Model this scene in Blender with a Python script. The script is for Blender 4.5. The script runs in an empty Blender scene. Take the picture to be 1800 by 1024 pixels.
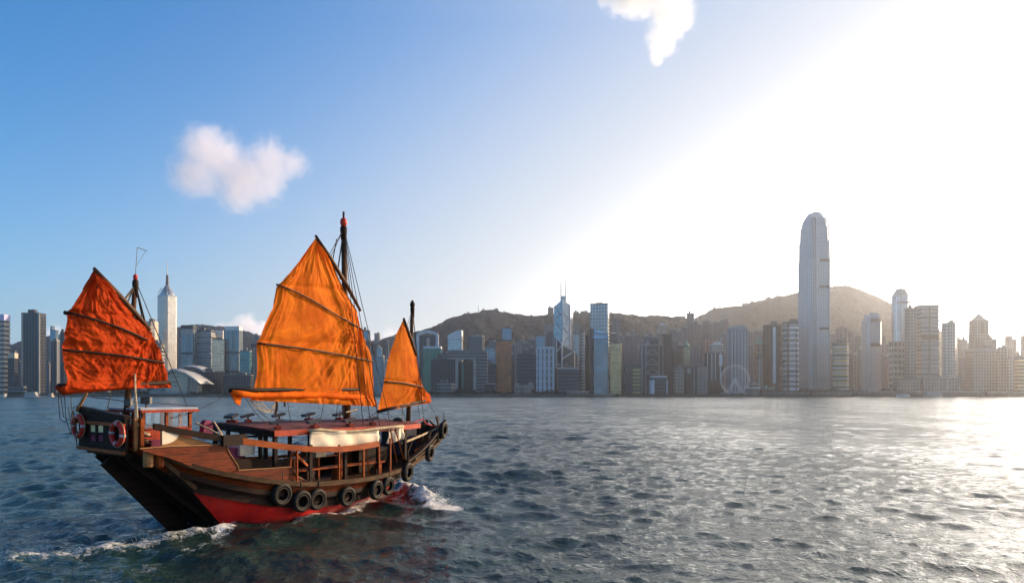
import bpy, bmesh, math, random
import numpy as np
from mathutils import Vector, Matrix
random.seed(7); RNG = np.random.default_rng(11)
SC = bpy.context.scene; COL = SC.collection
R = math.radians

# ------------------------------------------------------------------ camera
F, HC, HY = 1250.0, 4.5, 691.0            # focal length in photo pixels, eye height (m), horizon row (1800x1024 photo)
cam = bpy.data.objects.new('camera', bpy.data.cameras.new('camera')); COL.objects.link(cam)
cam.location = (0, 0, HC); cam.rotation_euler = (R(90), 0, 0)
cam.data.sensor_width = 36; cam.data.lens = 36*F/1800
cam.data.shift_y = (HY-512)/1800; cam.data.clip_start = .2; cam.data.clip_end = 40000
SC.camera = cam

# ------------------------------------------------------------------ world, sun, exposure
SUN_AZ, SUN_EL = 56.5, 20.0               # azimuth clockwise from the view axis (+Y), elevation
sd = Vector((math.sin(R(SUN_AZ))*math.cos(R(SUN_EL)), math.cos(R(SUN_AZ))*math.cos(R(SUN_EL)), math.sin(R(SUN_EL))))
W = bpy.data.worlds.new('World'); SC.world = W; W.use_nodes = True
nt = W.node_tree; nt.nodes.clear(); N = nt.nodes.new; L = nt.links.new
out = N('ShaderNodeOutputWorld'); bg = N('ShaderNodeBackground'); L(bg.outputs[0], out.inputs[0])
sky = N('ShaderNodeTexSky'); sky.sky_type = 'NISHITA'; sky.sun_disc = False
sky.sun_elevation = R(SUN_EL); sky.sun_rotation = R(SUN_AZ)
sky.air_density = 1.2; sky.dust_density = 0.3; sky.ozone_density = 4.0; sky.altitude = 0
bg.inputs['Strength'].default_value = 0.092
# thin cloud: a veil that whitens the blue towards the sun and the horizon, and a bright aureole round the sun (functions of direction only)
tc = N('ShaderNodeTexCoord'); dot = N('ShaderNodeVectorMath'); dot.operation = 'DOT_PRODUCT'
L(tc.outputs['Generated'], dot.inputs[0]); dot.inputs[1].default_value = sd
def wmath(op, a, b=None):
    n = N('ShaderNodeMath'); n.operation = op
    for i, v in enumerate((a, b)):
        if isinstance(v, (int, float)): n.inputs[i].default_value = v
        elif v is not None: L(v, n.inputs[i])
    return n.outputs[0]
def wvec(op, a, b):
    n = N('ShaderNodeVectorMath'); n.operation = op
    for i, v in enumerate((a, b)):
        if isinstance(v, tuple): n.inputs[i].default_value = v
        elif op == 'SCALE' and i == 1: L(v, n.inputs['Scale'])
        else: L(v, n.inputs[i])
    return n.outputs[0]
def wmix(f, a, b):
    n = N('ShaderNodeMix'); n.data_type = 'RGBA'; L(f, n.inputs[0])
    for i, v in ((6, a), (7, b)):
        if isinstance(v, tuple): n.inputs[i].default_value = (*v, 1)
        else: L(v, n.inputs[i])
    return n.outputs[2]
sep = N('ShaderNodeSeparateXYZ'); L(tc.outputs['Generated'], sep.inputs[0])
ang = wmath('ADD', wmath('SUBTRACT', 1.0, dot.outputs['Value']), wmath('MULTIPLY', wmath('MINIMUM', wmath('SUBTRACT', wmath('MAXIMUM', sep.outputs[2], 0.0), 0.22), 0.24), 1.3))
blue = wvec('MULTIPLY', sky.outputs[0], (.26, 1.0, 1.45))
hzn = wmath('MULTIPLY', wmath('EXPONENT', wmath('MULTIPLY', wmath('MAXIMUM', sep.outputs[2], 0.0), -8.0)), .95)
c1 = wmix(hzn, blue, (3.7, 4.45, 5.3))
veil = wmath('DIVIDE', 1.0, wmath('ADD', 1.0, wmath('EXPONENT', wmath('MULTIPLY', wmath('SUBTRACT', ang, .60), 7.0))))
c2 = wmix(veil, c1, (5.5, 5.45, 5.4))
glow = wvec('SCALE', (1.0, .93, .83), wmath('ADD', wmath('MULTIPLY', wmath('EXPONENT', wmath('MULTIPLY', ang, -6.5)), 11.0), wmath('DIVIDE', 27.0, wmath('ADD', 1.0, wmath('EXPONENT', wmath('MULTIPLY', wmath('SUBTRACT', ang, .165), 22.0))))))
L(wvec('ADD', c2, glow), bg.inputs['Color'])
sun = bpy.data.objects.new('sun', bpy.data.lights.new('sun', 'SUN')); COL.objects.link(sun)
sun.data.energy = 5.0; sun.data.angle = R(0.5); sun.data.color = (1, .72, .44)
sun.rotation_euler = (-sd).to_track_quat('-Z', 'Y').to_euler()
SC.view_settings.view_transform = 'Standard'; SC.view_settings.look = 'None'
SC.view_settings.exposure = 0.57; SC.view_settings.gamma = 1.0
SC.cycles.use_denoising = True; SC.cycles.volume_bounces = 3; SC.cycles.max_bounces = 10
SC.cycles.transparent_max_bounces = 24; SC.cycles.sample_clamp_indirect = 6; SC.cycles.caustics_reflective = False

# ------------------------------------------------------------------ helpers
def at(px, py, Y): return Vector(((px-900)/F*Y, Y, HC-(py-HY)/F*Y))      # photo pixel at depth Y -> world
def atz(px, py, z=0.0):
    Y = (z-HC)/(-(py-HY)/F); return at(px, py, Y)
def tag(o, label=None, cat=None, group=None, kind=None):
    if label: o['label'] = label
    if cat: o['category'] = cat
    if group: o['group'] = group
    if kind: o['kind'] = kind
    return o
def empty(name, loc=(0, 0, 0), rz=0):
    o = bpy.data.objects.new(name, None); COL.objects.link(o); o.location = loc; o.rotation_euler = (0, 0, rz); o.empty_display_size = .1
    return o
def copy_tree(o, parent=None):
    c = o.copy(); COL.objects.link(c)
    if parent: c.parent = parent
    for ch in [q for q in bpy.data.objects if q.parent == o]: copy_tree(ch, c)
    return c
class MB:
    """collects vertices and faces, then links them as one mesh object"""
    def __init__(s): s.v = []; s.f = []; s.m = []; s.mi = 0
    def add(s, vs, fs):
        b = len(s.v); s.v += [tuple(q) for q in vs]; s.f += [tuple(i+b for i in q) for q in fs]; s.m += [s.mi]*len(fs)
    def box(s, x0, x1, y0, y1, z0, z1):
        s.add([(x, y, z) for z in (z0, z1) for y in (y0, y1) for x in (x0, x1)],
              [(0, 2, 3, 1), (4, 5, 7, 6), (0, 1, 5, 4), (2, 6, 7, 3), (0, 4, 6, 2), (1, 3, 7, 5)])
    def beam(s, a, b, w, h, up=(0, 0, 1)):
        a, b = Vector(a), Vector(b); d = (b-a).normalized(); up = Vector(up)
        x = d.cross(up)
        if x.length < 1e-3: x = d.cross(Vector((1, 0, 0)))
        x.normalize(); y = x.cross(d).normalized()
        vs = [p + x*(i*w/2) + y*(j*h/2) for p in (a, b) for j in (-1, 1) for i in (-1, 1)]
        s.add(vs, [(0, 2, 3, 1), (4, 5, 7, 6), (0, 1, 5, 4), (2, 6, 7, 3), (0, 4, 6, 2), (1, 3, 7, 5)])
    def tube(s, pts, r, n=8, cap=True):
        pts = [Vector(p) for p in pts]; rs = r if isinstance(r, (list, tuple)) else [r]*len(pts)
        vs = []; ref = None
        for i, p in enumerate(pts):
            d = (pts[min(i+1, len(pts)-1)]-pts[max(i-1, 0)]).normalized()
            if ref is None: ref = d.orthogonal().normalized()
            x = (ref-d*ref.dot(d)); x = x.normalized() if x.length > 1e-6 else d.orthogonal().normalized(); ref = x; y = d.cross(x)
            vs += [p+(x*math.cos(2*math.pi*k/n)+y*math.sin(2*math.pi*k/n))*rs[i] for k in range(n)]
        fs = [(i*n+k, i*n+(k+1) % n, (i+1)*n+(k+1) % n, (i+1)*n+k) for i in range(len(pts)-1) for k in range(n)]
        if cap: fs += [tuple(range(n))[::-1], tuple((len(pts)-1)*n+k for k in range(n))]
        s.add(vs, fs)
    def sweep(s, pts, w, h, side=None):
        """rectangular timber swept along a line: w across (horizontal), h tall"""
        pts = [Vector(p) for p in pts]; vs = []
        for i, p in enumerate(pts):
            d = (pts[min(i+1, len(pts)-1)]-pts[max(i-1, 0)]).normalized()
            x = Vector((d.y, -d.x, 0)).normalized()
            vs += [p-x*w/2-Vector((0, 0, h/2)), p+x*w/2-Vector((0, 0, h/2)), p+x*w/2+Vector((0, 0, h/2)), p-x*w/2+Vector((0, 0, h/2))]
        fs = [(i*4+k, i*4+(k+1) % 4, i*4+4+(k+1) % 4, i*4+4+k) for i in range(len(pts)-1) for k in range(4)]
        fs += [(3, 2, 1, 0), tuple(len(pts)*4-4+k for k in range(4))]
        s.add(vs, fs)
    def plate(s, poly, nrm, th):
        """flat panel: outline polygon given a thickness along nrm"""
        nrm = Vector(nrm).normalized()*th; n = len(poly); p = [Vector(q) for q in poly]
        s.add(p+[q+nrm for q in p], [tuple(range(n))[::-1], tuple(range(n, 2*n))]+[(i, (i+1) % n, (i+1) % n+n, i+n) for i in range(n)])
    def prism(s, poly, z0, z1, top=1.0, c=None):
        n = len(poly)
        if c is None: c = (sum(q[0] for q in poly)/n, sum(q[1] for q in poly)/n)
        lo = [(x, y, z0) for x, y in poly]; hi = [(c[0]+(x-c[0])*top, c[1]+(y-c[1])*top, z1) for x, y in poly]
        s.add(lo+hi, [tuple(range(n))[::-1], tuple(range(n, 2*n))]+[(i, (i+1) % n, (i+1) % n+n, i+n) for i in range(n)])
    def torus(s, c, ax, Rr, r, n=28, m=10, sx=1.0):
        c, ax = Vector(c), Vector(ax).normalized(); x = ax.orthogonal().normalized(); y = ax.cross(x); vs = []
        for i in range(n):
            a = 2*math.pi*i/n; d = x*math.cos(a)+y*math.sin(a)
            for k in range(m):
                b = 2*math.pi*k/m; vs.append(c+d*(Rr+r*math.cos(b))+ax*(r*sx*math.sin(b)))
        s.add(vs, [(i*m+k, ((i+1) % n)*m+k, ((i+1) % n)*m+(k+1) % m, i*m+(k+1) % m) for i in range(n) for k in range(m)])
    def build(s, name, mats, parent=None, smooth=False, loc=None):
        me = bpy.data.meshes.new(name); me.from_pydata(s.v, [], s.f)
        mats = mats if isinstance(mats, (list, tuple)) else [mats]
        for q in mats: me.materials.append(q)
        if len(mats) > 1: me.polygons.foreach_set('material_index', s.m)
        bm = bmesh.new(); bm.from_mesh(me); bmesh.ops.recalc_face_normals(bm, faces=bm.faces[:]); bm.to_mesh(me); bm.free()
        if smooth: me.polygons.foreach_set('use_smooth', [True]*len(me.polygons))
        o = bpy.data.objects.new(name, me); COL.objects.link(o)
        if parent: o.parent = parent
        if loc is not None: o.location = loc
        return o
def grid_object(name, X, Y, Z, mat, attrs=(), smooth=True, parent=None):
    nr, nc = X.shape; me = bpy.data.meshes.new(name); nv = nr*nc; nf = (nr-1)*(nc-1)
    me.vertices.add(nv); me.vertices.foreach_set('co', np.stack([X, Y, Z], -1).astype(np.float32).ravel())
    i = (np.arange(nr-1)[:, None]*nc+np.arange(nc-1)[None, :]).ravel()
    quads = np.stack([i, i+1, i+1+nc, i+nc], -1).astype(np.int32)
    me.loops.add(nf*4); me.loops.foreach_set('vertex_index', quads.ravel())
    me.polygons.add(nf); me.polygons.foreach_set('loop_start', np.arange(0, nf*4, 4, dtype=np.int32)); me.polygons.foreach_set('loop_total', np.full(nf, 4, dtype=np.int32))
    me.update(calc_edges=True); me.validate()
    me.polygons.foreach_set('use_smooth', np.full(nf, smooth))
    for nm, arr in attrs:
        a = me.attributes.new(nm, 'FLOAT', 'POINT'); a.data.foreach_set('value', arr.astype(np.float32).ravel())
    me.materials.append(mat); o = bpy.data.objects.new(name, me); COL.objects.link(o)
    if parent: o.parent = parent
    return o

class NT:
    """small node-tree writer"""
    def __init__(s, name):
        s.m = bpy.data.materials.new(name); s.m.use_nodes = True; s.t = s.m.node_tree; s.t.nodes.clear()
        s.out = s.n('ShaderNodeOutputMaterial')
    def n(s, typ, **kw):
        x = s.t.nodes.new(typ)
        for k, v in kw.items(): setattr(x, k, v)
        return x
    def l(s, a, b): s.t.links.new(a, b)
    def put(s, sock, v):
        if hasattr(v, 'is_output') or isinstance(v, bpy.types.NodeSocket): s.l(v, sock)
        else: sock.default_value = v if not (isinstance(v, tuple) and len(v) == 3 and sock.type == 'RGBA') else (*v, 1)
    def math(s, op, a, b=0.0, c=None, clamp=False):
        x = s.n('ShaderNodeMath', operation=op); x.use_clamp = clamp; s.put(x.inputs[0], a); s.put(x.inputs[1], b)
        if c is not None: s.put(x.inputs[2], c)
        return x.outputs[0]
    def mix(s, f, a, b):
        x = s.n('ShaderNodeMix', data_type='RGBA'); s.put(x.inputs[0], f); s.put(x.inputs[6], a); s.put(x.inputs[7], b); return x.outputs[2]
    def noise(s, vec, scale, detail=4, rough=.55, dist=0.0):
        x = s.n('ShaderNodeTexNoise'); x.inputs['Scale'].default_value = scale; x.inputs['Detail'].default_value = detail
        x.inputs['Roughness'].default_value = rough; x.inputs['Distortion'].default_value = dist
        if vec is not None: s.l(vec, x.inputs['Vector'])
        return x.outputs['Fac']
    def ramp(s, f, a, b, to0=0.0, to1=1.0):
        x = s.n('ShaderNodeMapRange'); x.interpolation_type = 'SMOOTHSTEP'; s.put(x.inputs[0], f); x.inputs[1].default_value = a; x.inputs[2].default_value = b
        x.inputs[3].default_value = to0; x.inputs[4].default_value = to1; return x.outputs[0]
    def vec(s, v, sc):
        x = s.n('ShaderNodeVectorMath', operation='MULTIPLY'); s.l(v, x.inputs[0]); x.inputs[1].default_value = sc; return x.outputs[0]
    def bump(s, h, st, dist=.02):
        x = s.n('ShaderNodeBump'); x.inputs['Strength'].default_value = st; x.inputs['Distance'].default_value = dist; s.l(h, x.inputs['Height']); return x.outputs[0]
    def pbr(s, color, rough=.6, metal=0.0, normal=None, spec=None):
        x = s.n('ShaderNodeBsdfPrincipled'); s.put(x.inputs['Base Color'], color); s.put(x.inputs['Roughness'], rough); s.put(x.inputs['Metallic'], metal)
        if normal is not None: s.l(normal, x.inputs['Normal'])
        if spec is not None: x.inputs['Specular IOR Level'].default_value = spec
        s.l(x.outputs[0], s.out.inputs[0]); return x
    def obj(s): return s.n('ShaderNodeTexCoord').outputs['Object']

def plain(name, col, rough=.6, metal=0.0, var=.25, scale=6.0, bump=.15, dirt=None, spec=.22):
    t = NT(name); o = t.obj(); n1 = t.noise(o, scale, 6, .62); n2 = t.noise(o, scale*.23, 3)
    f = t.math('ADD', t.math('MULTIPLY', n1, .6), t.math('MULTIPLY', n2, .4))
    dk = tuple(c*(1-var*1.6) for c in col) if dirt is None else dirt
    lt = tuple(min(1, c*(1+var)) for c in col)
    t.pbr(t.mix(t.ramp(f, .32, .68), dk, lt), t.ramp(n1, .3, .7, min(1, rough*1.12), rough*.86), metal, t.bump(n1, bump, .02), spec)
    return t.m
def wood(name, col, dark, rough=.55, grain=(1.2, .35, 9.0), planks=.0, bump=.35, spec=.14):
    """timber: long grain along the boat, worn pale patches, optional plank seams every `planks` metres of height"""
    t = NT(name); o = t.obj(); g = t.noise(t.vec(o, grain), 5.0, 6, .65, .4); p = t.noise(o, .9, 4, .6)
    c = t.mix(t.ramp(g, .3, .72), dark, col); c = t.mix(t.ramp(p, .38, .62, .55, 0.0), c, dark)
    h = g
    if planks:
        sx = t.n('ShaderNodeSeparateXYZ'); t.l(o, sx.inputs[0])
        w = t.math('PINGPONG', t.math('ADD', sx.outputs[2], t.math('MULTIPLY', t.math('SUBTRACT', p, .5), .03)), planks/2)
        seam = t.ramp(w, 0.0, .014, 1.0, 0.0); c = t.mix(seam, c, tuple(q*.25 for q in dark)); h = t.math('SUBTRACT', g, seam)
    t.pbr(c, t.ramp(g, .3, .7, rough*1.2, rough*.8), 0, t.bump(h, bump, .02), spec); return t.m

# ------------------------------------------------------------------ the boat's place (local axes: x starboard, y forward, z up)
YAW = R(34.0); BO = Vector((-10.74, 24.44, 0)); BH = Vector((math.sin(YAW), math.cos(YAW), 0)); BR = Vector((BH.y, -BH.x, 0))
def b2w(t, s, z=0): return BO+BR*t+BH*s+Vector((0, 0, z))
def bt(px, py, t):                         # photo pixel on the boat's lengthwise plane x = t -> boat coordinates
    d = Vector(((px-900)/F, 1, -(py-HY)/F)); Y = (t+BO.dot(BR))/(d.x*BR.x+d.y*BR.y)
    p = Vector((d.x*Y, Y, HC+d.z*Y)); q = p-BO; return Vector((q.dot(BR), q.dot(BH), p.z))
def bz(px, py, z):                         # photo pixel on the level z
    q = atz(px, py, z)-BO; return Vector((q.dot(BR), q.dot(BH), z))
def bs(px, py, s):                         # photo pixel on the cross plane y = s
    d = Vector(((px-900)/F, 1, -(py-HY)/F)); Y = (s+BO.dot(BH))/(d.x*BH.x+d.y*BH.y)
    p = Vector((d.x*Y, Y, HC+d.z*Y)); q = p-BO; return Vector((q.dot(BR), s, p.z))

# ------------------------------------------------------------------ water
def seg_dist(X, Y, pts):
    """distance to a polyline and the fraction travelled along it"""
    best = np.full(X.shape, 1e9); tt = np.zeros(X.shape); n = len(pts)-1
    for i in range(n):
        ax, ay = pts[i][:2]; bx, by = pts[i+1][:2]; dx, dy = bx-ax, by-ay
        u = np.clip(((X-ax)*dx+(Y-ay)*dy)/(dx*dx+dy*dy), 0, 1); d = np.hypot(X-ax-u*dx, Y-ay-u*dy)
        m = d < best; best = np.where(m, d, best); tt = np.where(m, (i+u)/n, tt)
    return best, tt
def make_water():
    q = 1.0052; rows = [4.0]
    while rows[-1] < 1000: rows.append(rows[-1]*(q if rows[-1] > 11 else 1.03))
    while rows[-1] < 5600: rows.append(rows[-1]*1.12)
    rr = np.array(rows); th = np.radians(np.linspace(-62, 62, 900))
    Rr, T = np.meshgrid(rr, th, indexing='ij'); X = Rr*np.sin(T); Y = Rr*np.cos(T)-2.0
    dX = np.zeros_like(X); dY = np.zeros_like(X); Z = np.zeros_like(X)
    n = 130; lam = np.exp(np.linspace(np.log(.20), np.log(11), n)); wind = np.radians(248)
    lee = np.clip((X-.11*Y+1)/(3+.08*np.abs(Y)), 0, 1); lee = lee*lee*(3-2*lee); calm = 1-.56*lee     # waves flattened on this side so the water mirrors more bright sky
    for i, lm in enumerate(lam):
        a = wind+RNG.normal(0, .62 if lm < 4 else .40); k = 2*np.pi/lm; ph = RNG.uniform(0, 6.28)
        slope = .030*(1.2 if .8 < lm < 4 else 1.0)*(.42 if lm > 6 else .56 if lm > 2.2 else 1.15)
        rmax = lm/(2.0*.0052) if lm < 6 else 2000
        ib = int(np.searchsorted(rr, min(rmax, 1000)))
        if ib < 3: continue
        x, y = X[:ib], Y[:ib]; w = np.clip((rmax-rr[:ib])/(rmax*.5), 0, 1)[:, None]
        p = k*(np.cos(a)*x+np.sin(a)*y)+ph; A = slope/k; c, s_ = np.cos(p), np.sin(p)
        # gustiness: slow patches so that the chop is not even
        g = 1+.6*np.sin(.11*x+.07*y+.3*i)*np.sin(.05*x-.13*y+.2*i)
        A = A*(calm[:ib] if lm > 1.6 else .55+.45*calm[:ib]); Z[:ib] += w*A*g*c; dX[:ib] -= .85*w*A*g*np.cos(a)*s_; dY[:ib] -= .85*w*A*g*np.sin(a)*s_
    foam = np.zeros_like(X)
    m = int(np.searchsorted(rr, 90)); x, y = X[:m], Y[:m]
    nz = lambda f, o: np.sin(f*x*1.3+o)*np.sin(f*y*1.1+1.7*o)+.6*np.sin(f*2.3*x+.8*f*y+o*3)*np.sin(2.1*f*y-f*x+o)
    # stern wave along the starboard quarter and its mirror, the churned wake between them
    tr = [b2w(1.45, .5)]+[atz(*p) for p in ((395, 936), (330, 945), (250, 957), (160, 973), (70, 978), (0, 992), (-120, 1010))]
    d, u = seg_dist(x, y, tr); wd = .22+1.1*u
    jag = .35*nz(2.1, 1.0)*(.3+u)
    foam[:m] += np.exp(-((d+jag*.5)/wd)**2)*(1.0-.55*u)*.64
    Z[:m] += .20*np.exp(-(d/(.5+.8*u))**2)*(1-.7*u)*(1+.3*nz(2.6, 3))
    tr2 = [atz(*p) for p in ((395, 942), (330, 968), (270, 990), (190, 1018), (100, 1050))]
    d, u = seg_dist(x, y, tr2); foam[:m] += np.exp(-((d+.25*nz(2.9, 5))/(.25+.35*u))**2)*.50*(1-.5*u)
    tr3 = [b2w(-1.5, .3), b2w(-1.8, -2), b2w(-2.4, -6)]
    d, u = seg_dist(x, y, tr3); foam[:m] += np.exp(-((d+.2*nz(2.5, 2))/(.4+.6*u))**2)*.5*(1-.6*u)
    d, u = seg_dist(x, y, [b2w(0, 0), b2w(0, -7)]); Z[:m] += .05*np.exp(-(d/1.6)**2)*nz(3.1, 4); foam[:m] += .30*np.exp(-(d/1.3)**2)*(1-.6*u)
    # wave thrown up by the starboard bow
    bw = [atz(*p) for p in ((704, 858), (722, 868), (750, 882), (786, 893))]
    d, u = seg_dist(x, y, bw); cr = np.exp(-(d/(.40+.25*u))**2)*np.clip(np.sin(np.pi*np.clip(u*.8+.2, 0, 1)), 0, 1)
    Z[:m] += .40*cr*(1+.25*nz(5, 2)); foam[:m] += 1.0*np.exp(-((d+.12*nz(4.2, 6))/(.42+.2*u))**2)*(.5+.5*u)
    d, u = seg_dist(x, y, [bw[3], atz(800, 905), atz(830, 925), atz(840, 950)]); foam[:m] += .36*np.exp(-((d+.25*nz(3, 1))/.35)**2)*(1-u)
    Z[:m] += .14*np.exp(-(d/.6)**2)*(1-u)
    hl = [b2w(.55, 8.0), b2w(1.15, 6.3), b2w(1.75, 5.0), b2w(2.25, 3.4), b2w(2.3, 2.0), b2w(1.9, .8)]
    d, u = seg_dist(x, y, hl); foam[:m] += .8*np.exp(-((d+.1*nz(3.5, 3))/.38)**2)*np.exp(-((u-.22)/.28)**2)+.38*np.exp(-((d+.2*nz(2.5, 9))/.40)**2)
    hp = [b2w(-.4, 8.3), b2w(-1.8, 5.0), b2w(-2.6, 2.0), b2w(-2.0, 0)]
    d, u = seg_dist(x, y, hp); foam[:m] += .6*np.exp(-((d+.2*nz(2.5, 9))/.4)**2)
    side = [b2w(2.3, 3), b2w(3.4, 0), b2w(4.8, -3), b2w(6.5, -7)]     # the older bow wave, fanning out astern
    d, u = seg_dist(x, y, side); Z[:m] += .13*np.exp(-(d/.9)**2)*(1-.5*u); foam[:m] += .16*np.exp(-((d+.3*nz(3, 8))/.4)**2)*(1-u)
    foam += np.clip((Z-.36)*1.6, 0, .22)*(Rr < 160)
    far = np.clip(np.log(Rr/18)/np.log(600/18), 0, 1)
    t = NT('sea_water'); o = t.obj()
    fa = t.n('ShaderNodeAttribute', attribute_name='foam').outputs['Fac']; fr = t.n('ShaderNodeAttribute', attribute_name='far').outputs['Fac']
    n1 = t.noise(t.vec(o, (1, .75, 1)), 3.2, 5, .6, .6); n2 = t.noise(t.vec(o, (1, .6, 1)), .55, 4, .55); n3 = t.noise(o, 9.0, 3, .6)
    n4 = t.noise(t.vec(o, (1, .5, 1)), .02, 4, .6)
    hgt = t.math('ADD', t.math('MULTIPLY', n1, .19), t.math('ADD', t.math('MULTIPLY', n2, t.math('MULTIPLY_ADD', fr, 1.0, .08)), t.math('MULTIPLY', n3, .075)))
    n5 = t.noise(t.vec(o, (1, .45, 1)), .045, 3, .5); hgt = t.math('MULTIPLY', t.math('MULTIPLY', hgt, t.ramp(n5, .36, .62, .5, 1.3)), t.math('MULTIPLY_ADD', t.n('ShaderNodeAttribute', attribute_name='calm').outputs['Fac'], .6, .4)); b = t.bump(hgt, .8, 1.0)
    lace = t.noise(o, 5.5, 7, .72, 1.6); lace2 = t.noise(o, 1.9, 5, .65, .8)
    lv = t.math('ADD', t.math('MULTIPLY', lace, .62), t.math('MULTIPLY', lace2, .38))
    ff = t.math('SUBTRACT', t.math('MULTIPLY_ADD', t.math('MINIMUM', fa, .72), .42, lv), .66); ff = t.ramp(ff, 0.0, .16)
    ff = t.math('MULTIPLY', ff, t.ramp(fa, .04, .22))
    wc = t.mix(t.ramp(n2, .35, .7), (.006, .020, .018), (.011, .035, .028))
    rough = t.math('ADD', t.math('MULTIPLY_ADD', fr, .09, .05), t.math('MULTIPLY', t.math('MULTIPLY', n4, fr), .10))
    x = t.pbr(t.mix(ff, wc, t.mix(lace, (.42, .44, .44), (.82, .81, .78))), t.math('MAXIMUM', rough, t.math('MULTIPLY', ff, .75)), 0, b)
    x.inputs['IOR'].default_value = 1.333
    o = grid_object('water', X+dX, Y+dY, Z, t.m, (('foam', foam), ('far', far), ('calm', calm)))
    tag(o, kind='structure')
make_water()
# spray thrown off the bow wave and the stern wash
def spray():
    mb = MB()
    def blob(c, r):
        k = random.choice((5, 6)); vs = [c+Vector((0, 0, r)), c-Vector((0, 0, r))]
        for j in range(k):
            a = 6.283*j/k; vs.append(c+Vector((math.cos(a), math.sin(a), random.uniform(-.3, .3)))*r*random.uniform(.7, 1.2))
        mb.add(vs, [(0, 2+j, 2+(j+1) % k) for j in range(k)]+[(1, 2+(j+1) % k, 2+j) for j in range(k)])
    a, b = atz(712, 866), atz(782, 892)
    for i in range(900):
        u = random.random(); p = a.lerp(b, u)+Vector((random.gauss(0, .22), random.gauss(0, .22), 0))
        p.z = .08+abs(random.gauss(0, .11))*(1-abs(u-.55))+.32*math.exp(-((u-.55)/.4)**2)*random.random(); blob(p, random.uniform(.006, .020))
    c = [b2w(1.5, 5.6), b2w(.9, 7.0), b2w(.6, 8.4)]
    for i in range(260):
        u = random.random()*2; k = int(u); p = c[k].lerp(c[min(k+1, 2)], u-k)+BR*abs(random.gauss(.1, .2)); p.z = abs(random.gauss(.08, .12)); blob(p, random.uniform(.008, .026))
    tr = [atz(*p) for p in ((395, 934), (330, 944), (250, 956), (160, 972), (70, 977))]
    for i in range(150):
        u = random.random()*3.999; k = int(u); p = tr[k].lerp(tr[k+1], u-k)+Vector((random.gauss(0, .15), random.gauss(0, .15), 0)); p.z = .08+abs(random.gauss(0, .09)); blob(p, random.uniform(.005, .013))
    o = mb.build('spray', plain('foam_white', (.78, .78, .76), .8, 0, .05)); tag(o, kind='stuff')
spray()

# ------------------------------------------------------------------ land and hills
ground = MB(); ground.box(-5200, 5200, 985, 5600, -3, 3.2)
tag(ground.build('ground', plain('city_ground', (.12, .115, .105), .9, 0, .3, .02)), kind='structure')
def hill_profile(pts, Yr): return [((p-900)/F*Yr, HC+(HY-y)/F*Yr) for p, y in pts]
def make_hills():
    ridges = [
        (2750, 520, hill_profile([(-700, 640), (-300, 625), (-60, 615), (20, 611), (60, 604), (100, 590), (150, 585), (220, 588), (290, 583), (320, 575), (352, 571), (385, 572), (420, 577), (462, 590), (520, 600), (640, 602), (690, 592), (740, 640), (800, 700)], 2750)),
        (2350, 560, hill_profile([(600, 700), (640, 612), (700, 588), (740, 583), (775, 571), (800, 557), (838, 547), (868, 546), (892, 550), (925, 555), (965, 554), (1000, 551), (1040, 550), (1100, 552), (1120, 556), (1160, 555), (1200, 559), (1216, 566), (1260, 590), (1330, 640), (1400, 700)], 2350)),
        (3050, 700, hill_profile([(1100, 700), (1180, 600), (1210, 569), (1226, 556), (1252, 543), (1300, 537), (1340, 527), (1376, 520), (1406, 512), (1440, 505), (1468, 503), (1490, 507), (1512, 517), (1535, 532), (1562, 556), (1600, 585), (1650, 612), (1720, 632), (1800, 640), (1950, 638), (2400, 650)], 3050))]
    xs = np.arange(-4600, 4601, 9.0); ys = np.concatenate([np.arange(1500, 2000, 40.0), np.arange(2000, 3300, 14.0), np.arange(3300, 4700, 60.0)])
    Y, X = np.meshgrid(ys, xs, indexing='ij'); H = np.full(X.shape, -6.0)
    for Yr, w, pr in ridges:
        px = np.array([p[0] for p in pr]); pz = np.array([p[1] for p in pr]); hr = np.interp(X, px, pz, left=pz[0] if pz[0] > 60 else 0, right=pz[-1] if pz[-1] > 60 else 0)
        wob = 60*np.sin(X/170+Yr)+35*np.sin(X/71)
        fall = np.exp(-np.abs((Y-Yr-0*wob)/w)**1.7)
        spur = 1+.16*np.sin(X/95+Y/130)*(1-fall)+.13*np.sin(X/41-Y/80+1.5*np.sin(X/130))*(1-fall)+.06*np.sin(X/19+Y/45)*(1-fall)
        H = np.maximum(H, hr*fall*spur)
    r = RNG.random(X.shape)                              # ragged tree tops
    r = (r+np.roll(r, 1, 1)+np.roll(r, 1, 0))/3
    H = np.where(H > 12, H-5+(r-.3)*15, H)
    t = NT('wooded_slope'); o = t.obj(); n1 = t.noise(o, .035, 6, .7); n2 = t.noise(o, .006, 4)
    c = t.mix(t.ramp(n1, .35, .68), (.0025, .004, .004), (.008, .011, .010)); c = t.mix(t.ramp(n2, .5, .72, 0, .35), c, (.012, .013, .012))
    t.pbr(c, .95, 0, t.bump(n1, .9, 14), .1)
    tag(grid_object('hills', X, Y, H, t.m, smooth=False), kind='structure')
make_hills()

# ------------------------------------------------------------------ the air over the harbour
hz = MB(); hz.box(-5300, 5300, -400, 5700, -4, 470)
t = NT('harbour_haze'); v = t.n('ShaderNodeVolumePrincipled'); v.inputs['Color'].default_value = (.96, .965, 1.0, 1); v.inputs['Density'].default_value = .000095
v.inputs['Anisotropy'].default_value = .85; t.l(v.outputs[0], t.out.inputs['Volume'])
haze = hz.build('haze', t.m); tag(haze, kind='stuff')

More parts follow.
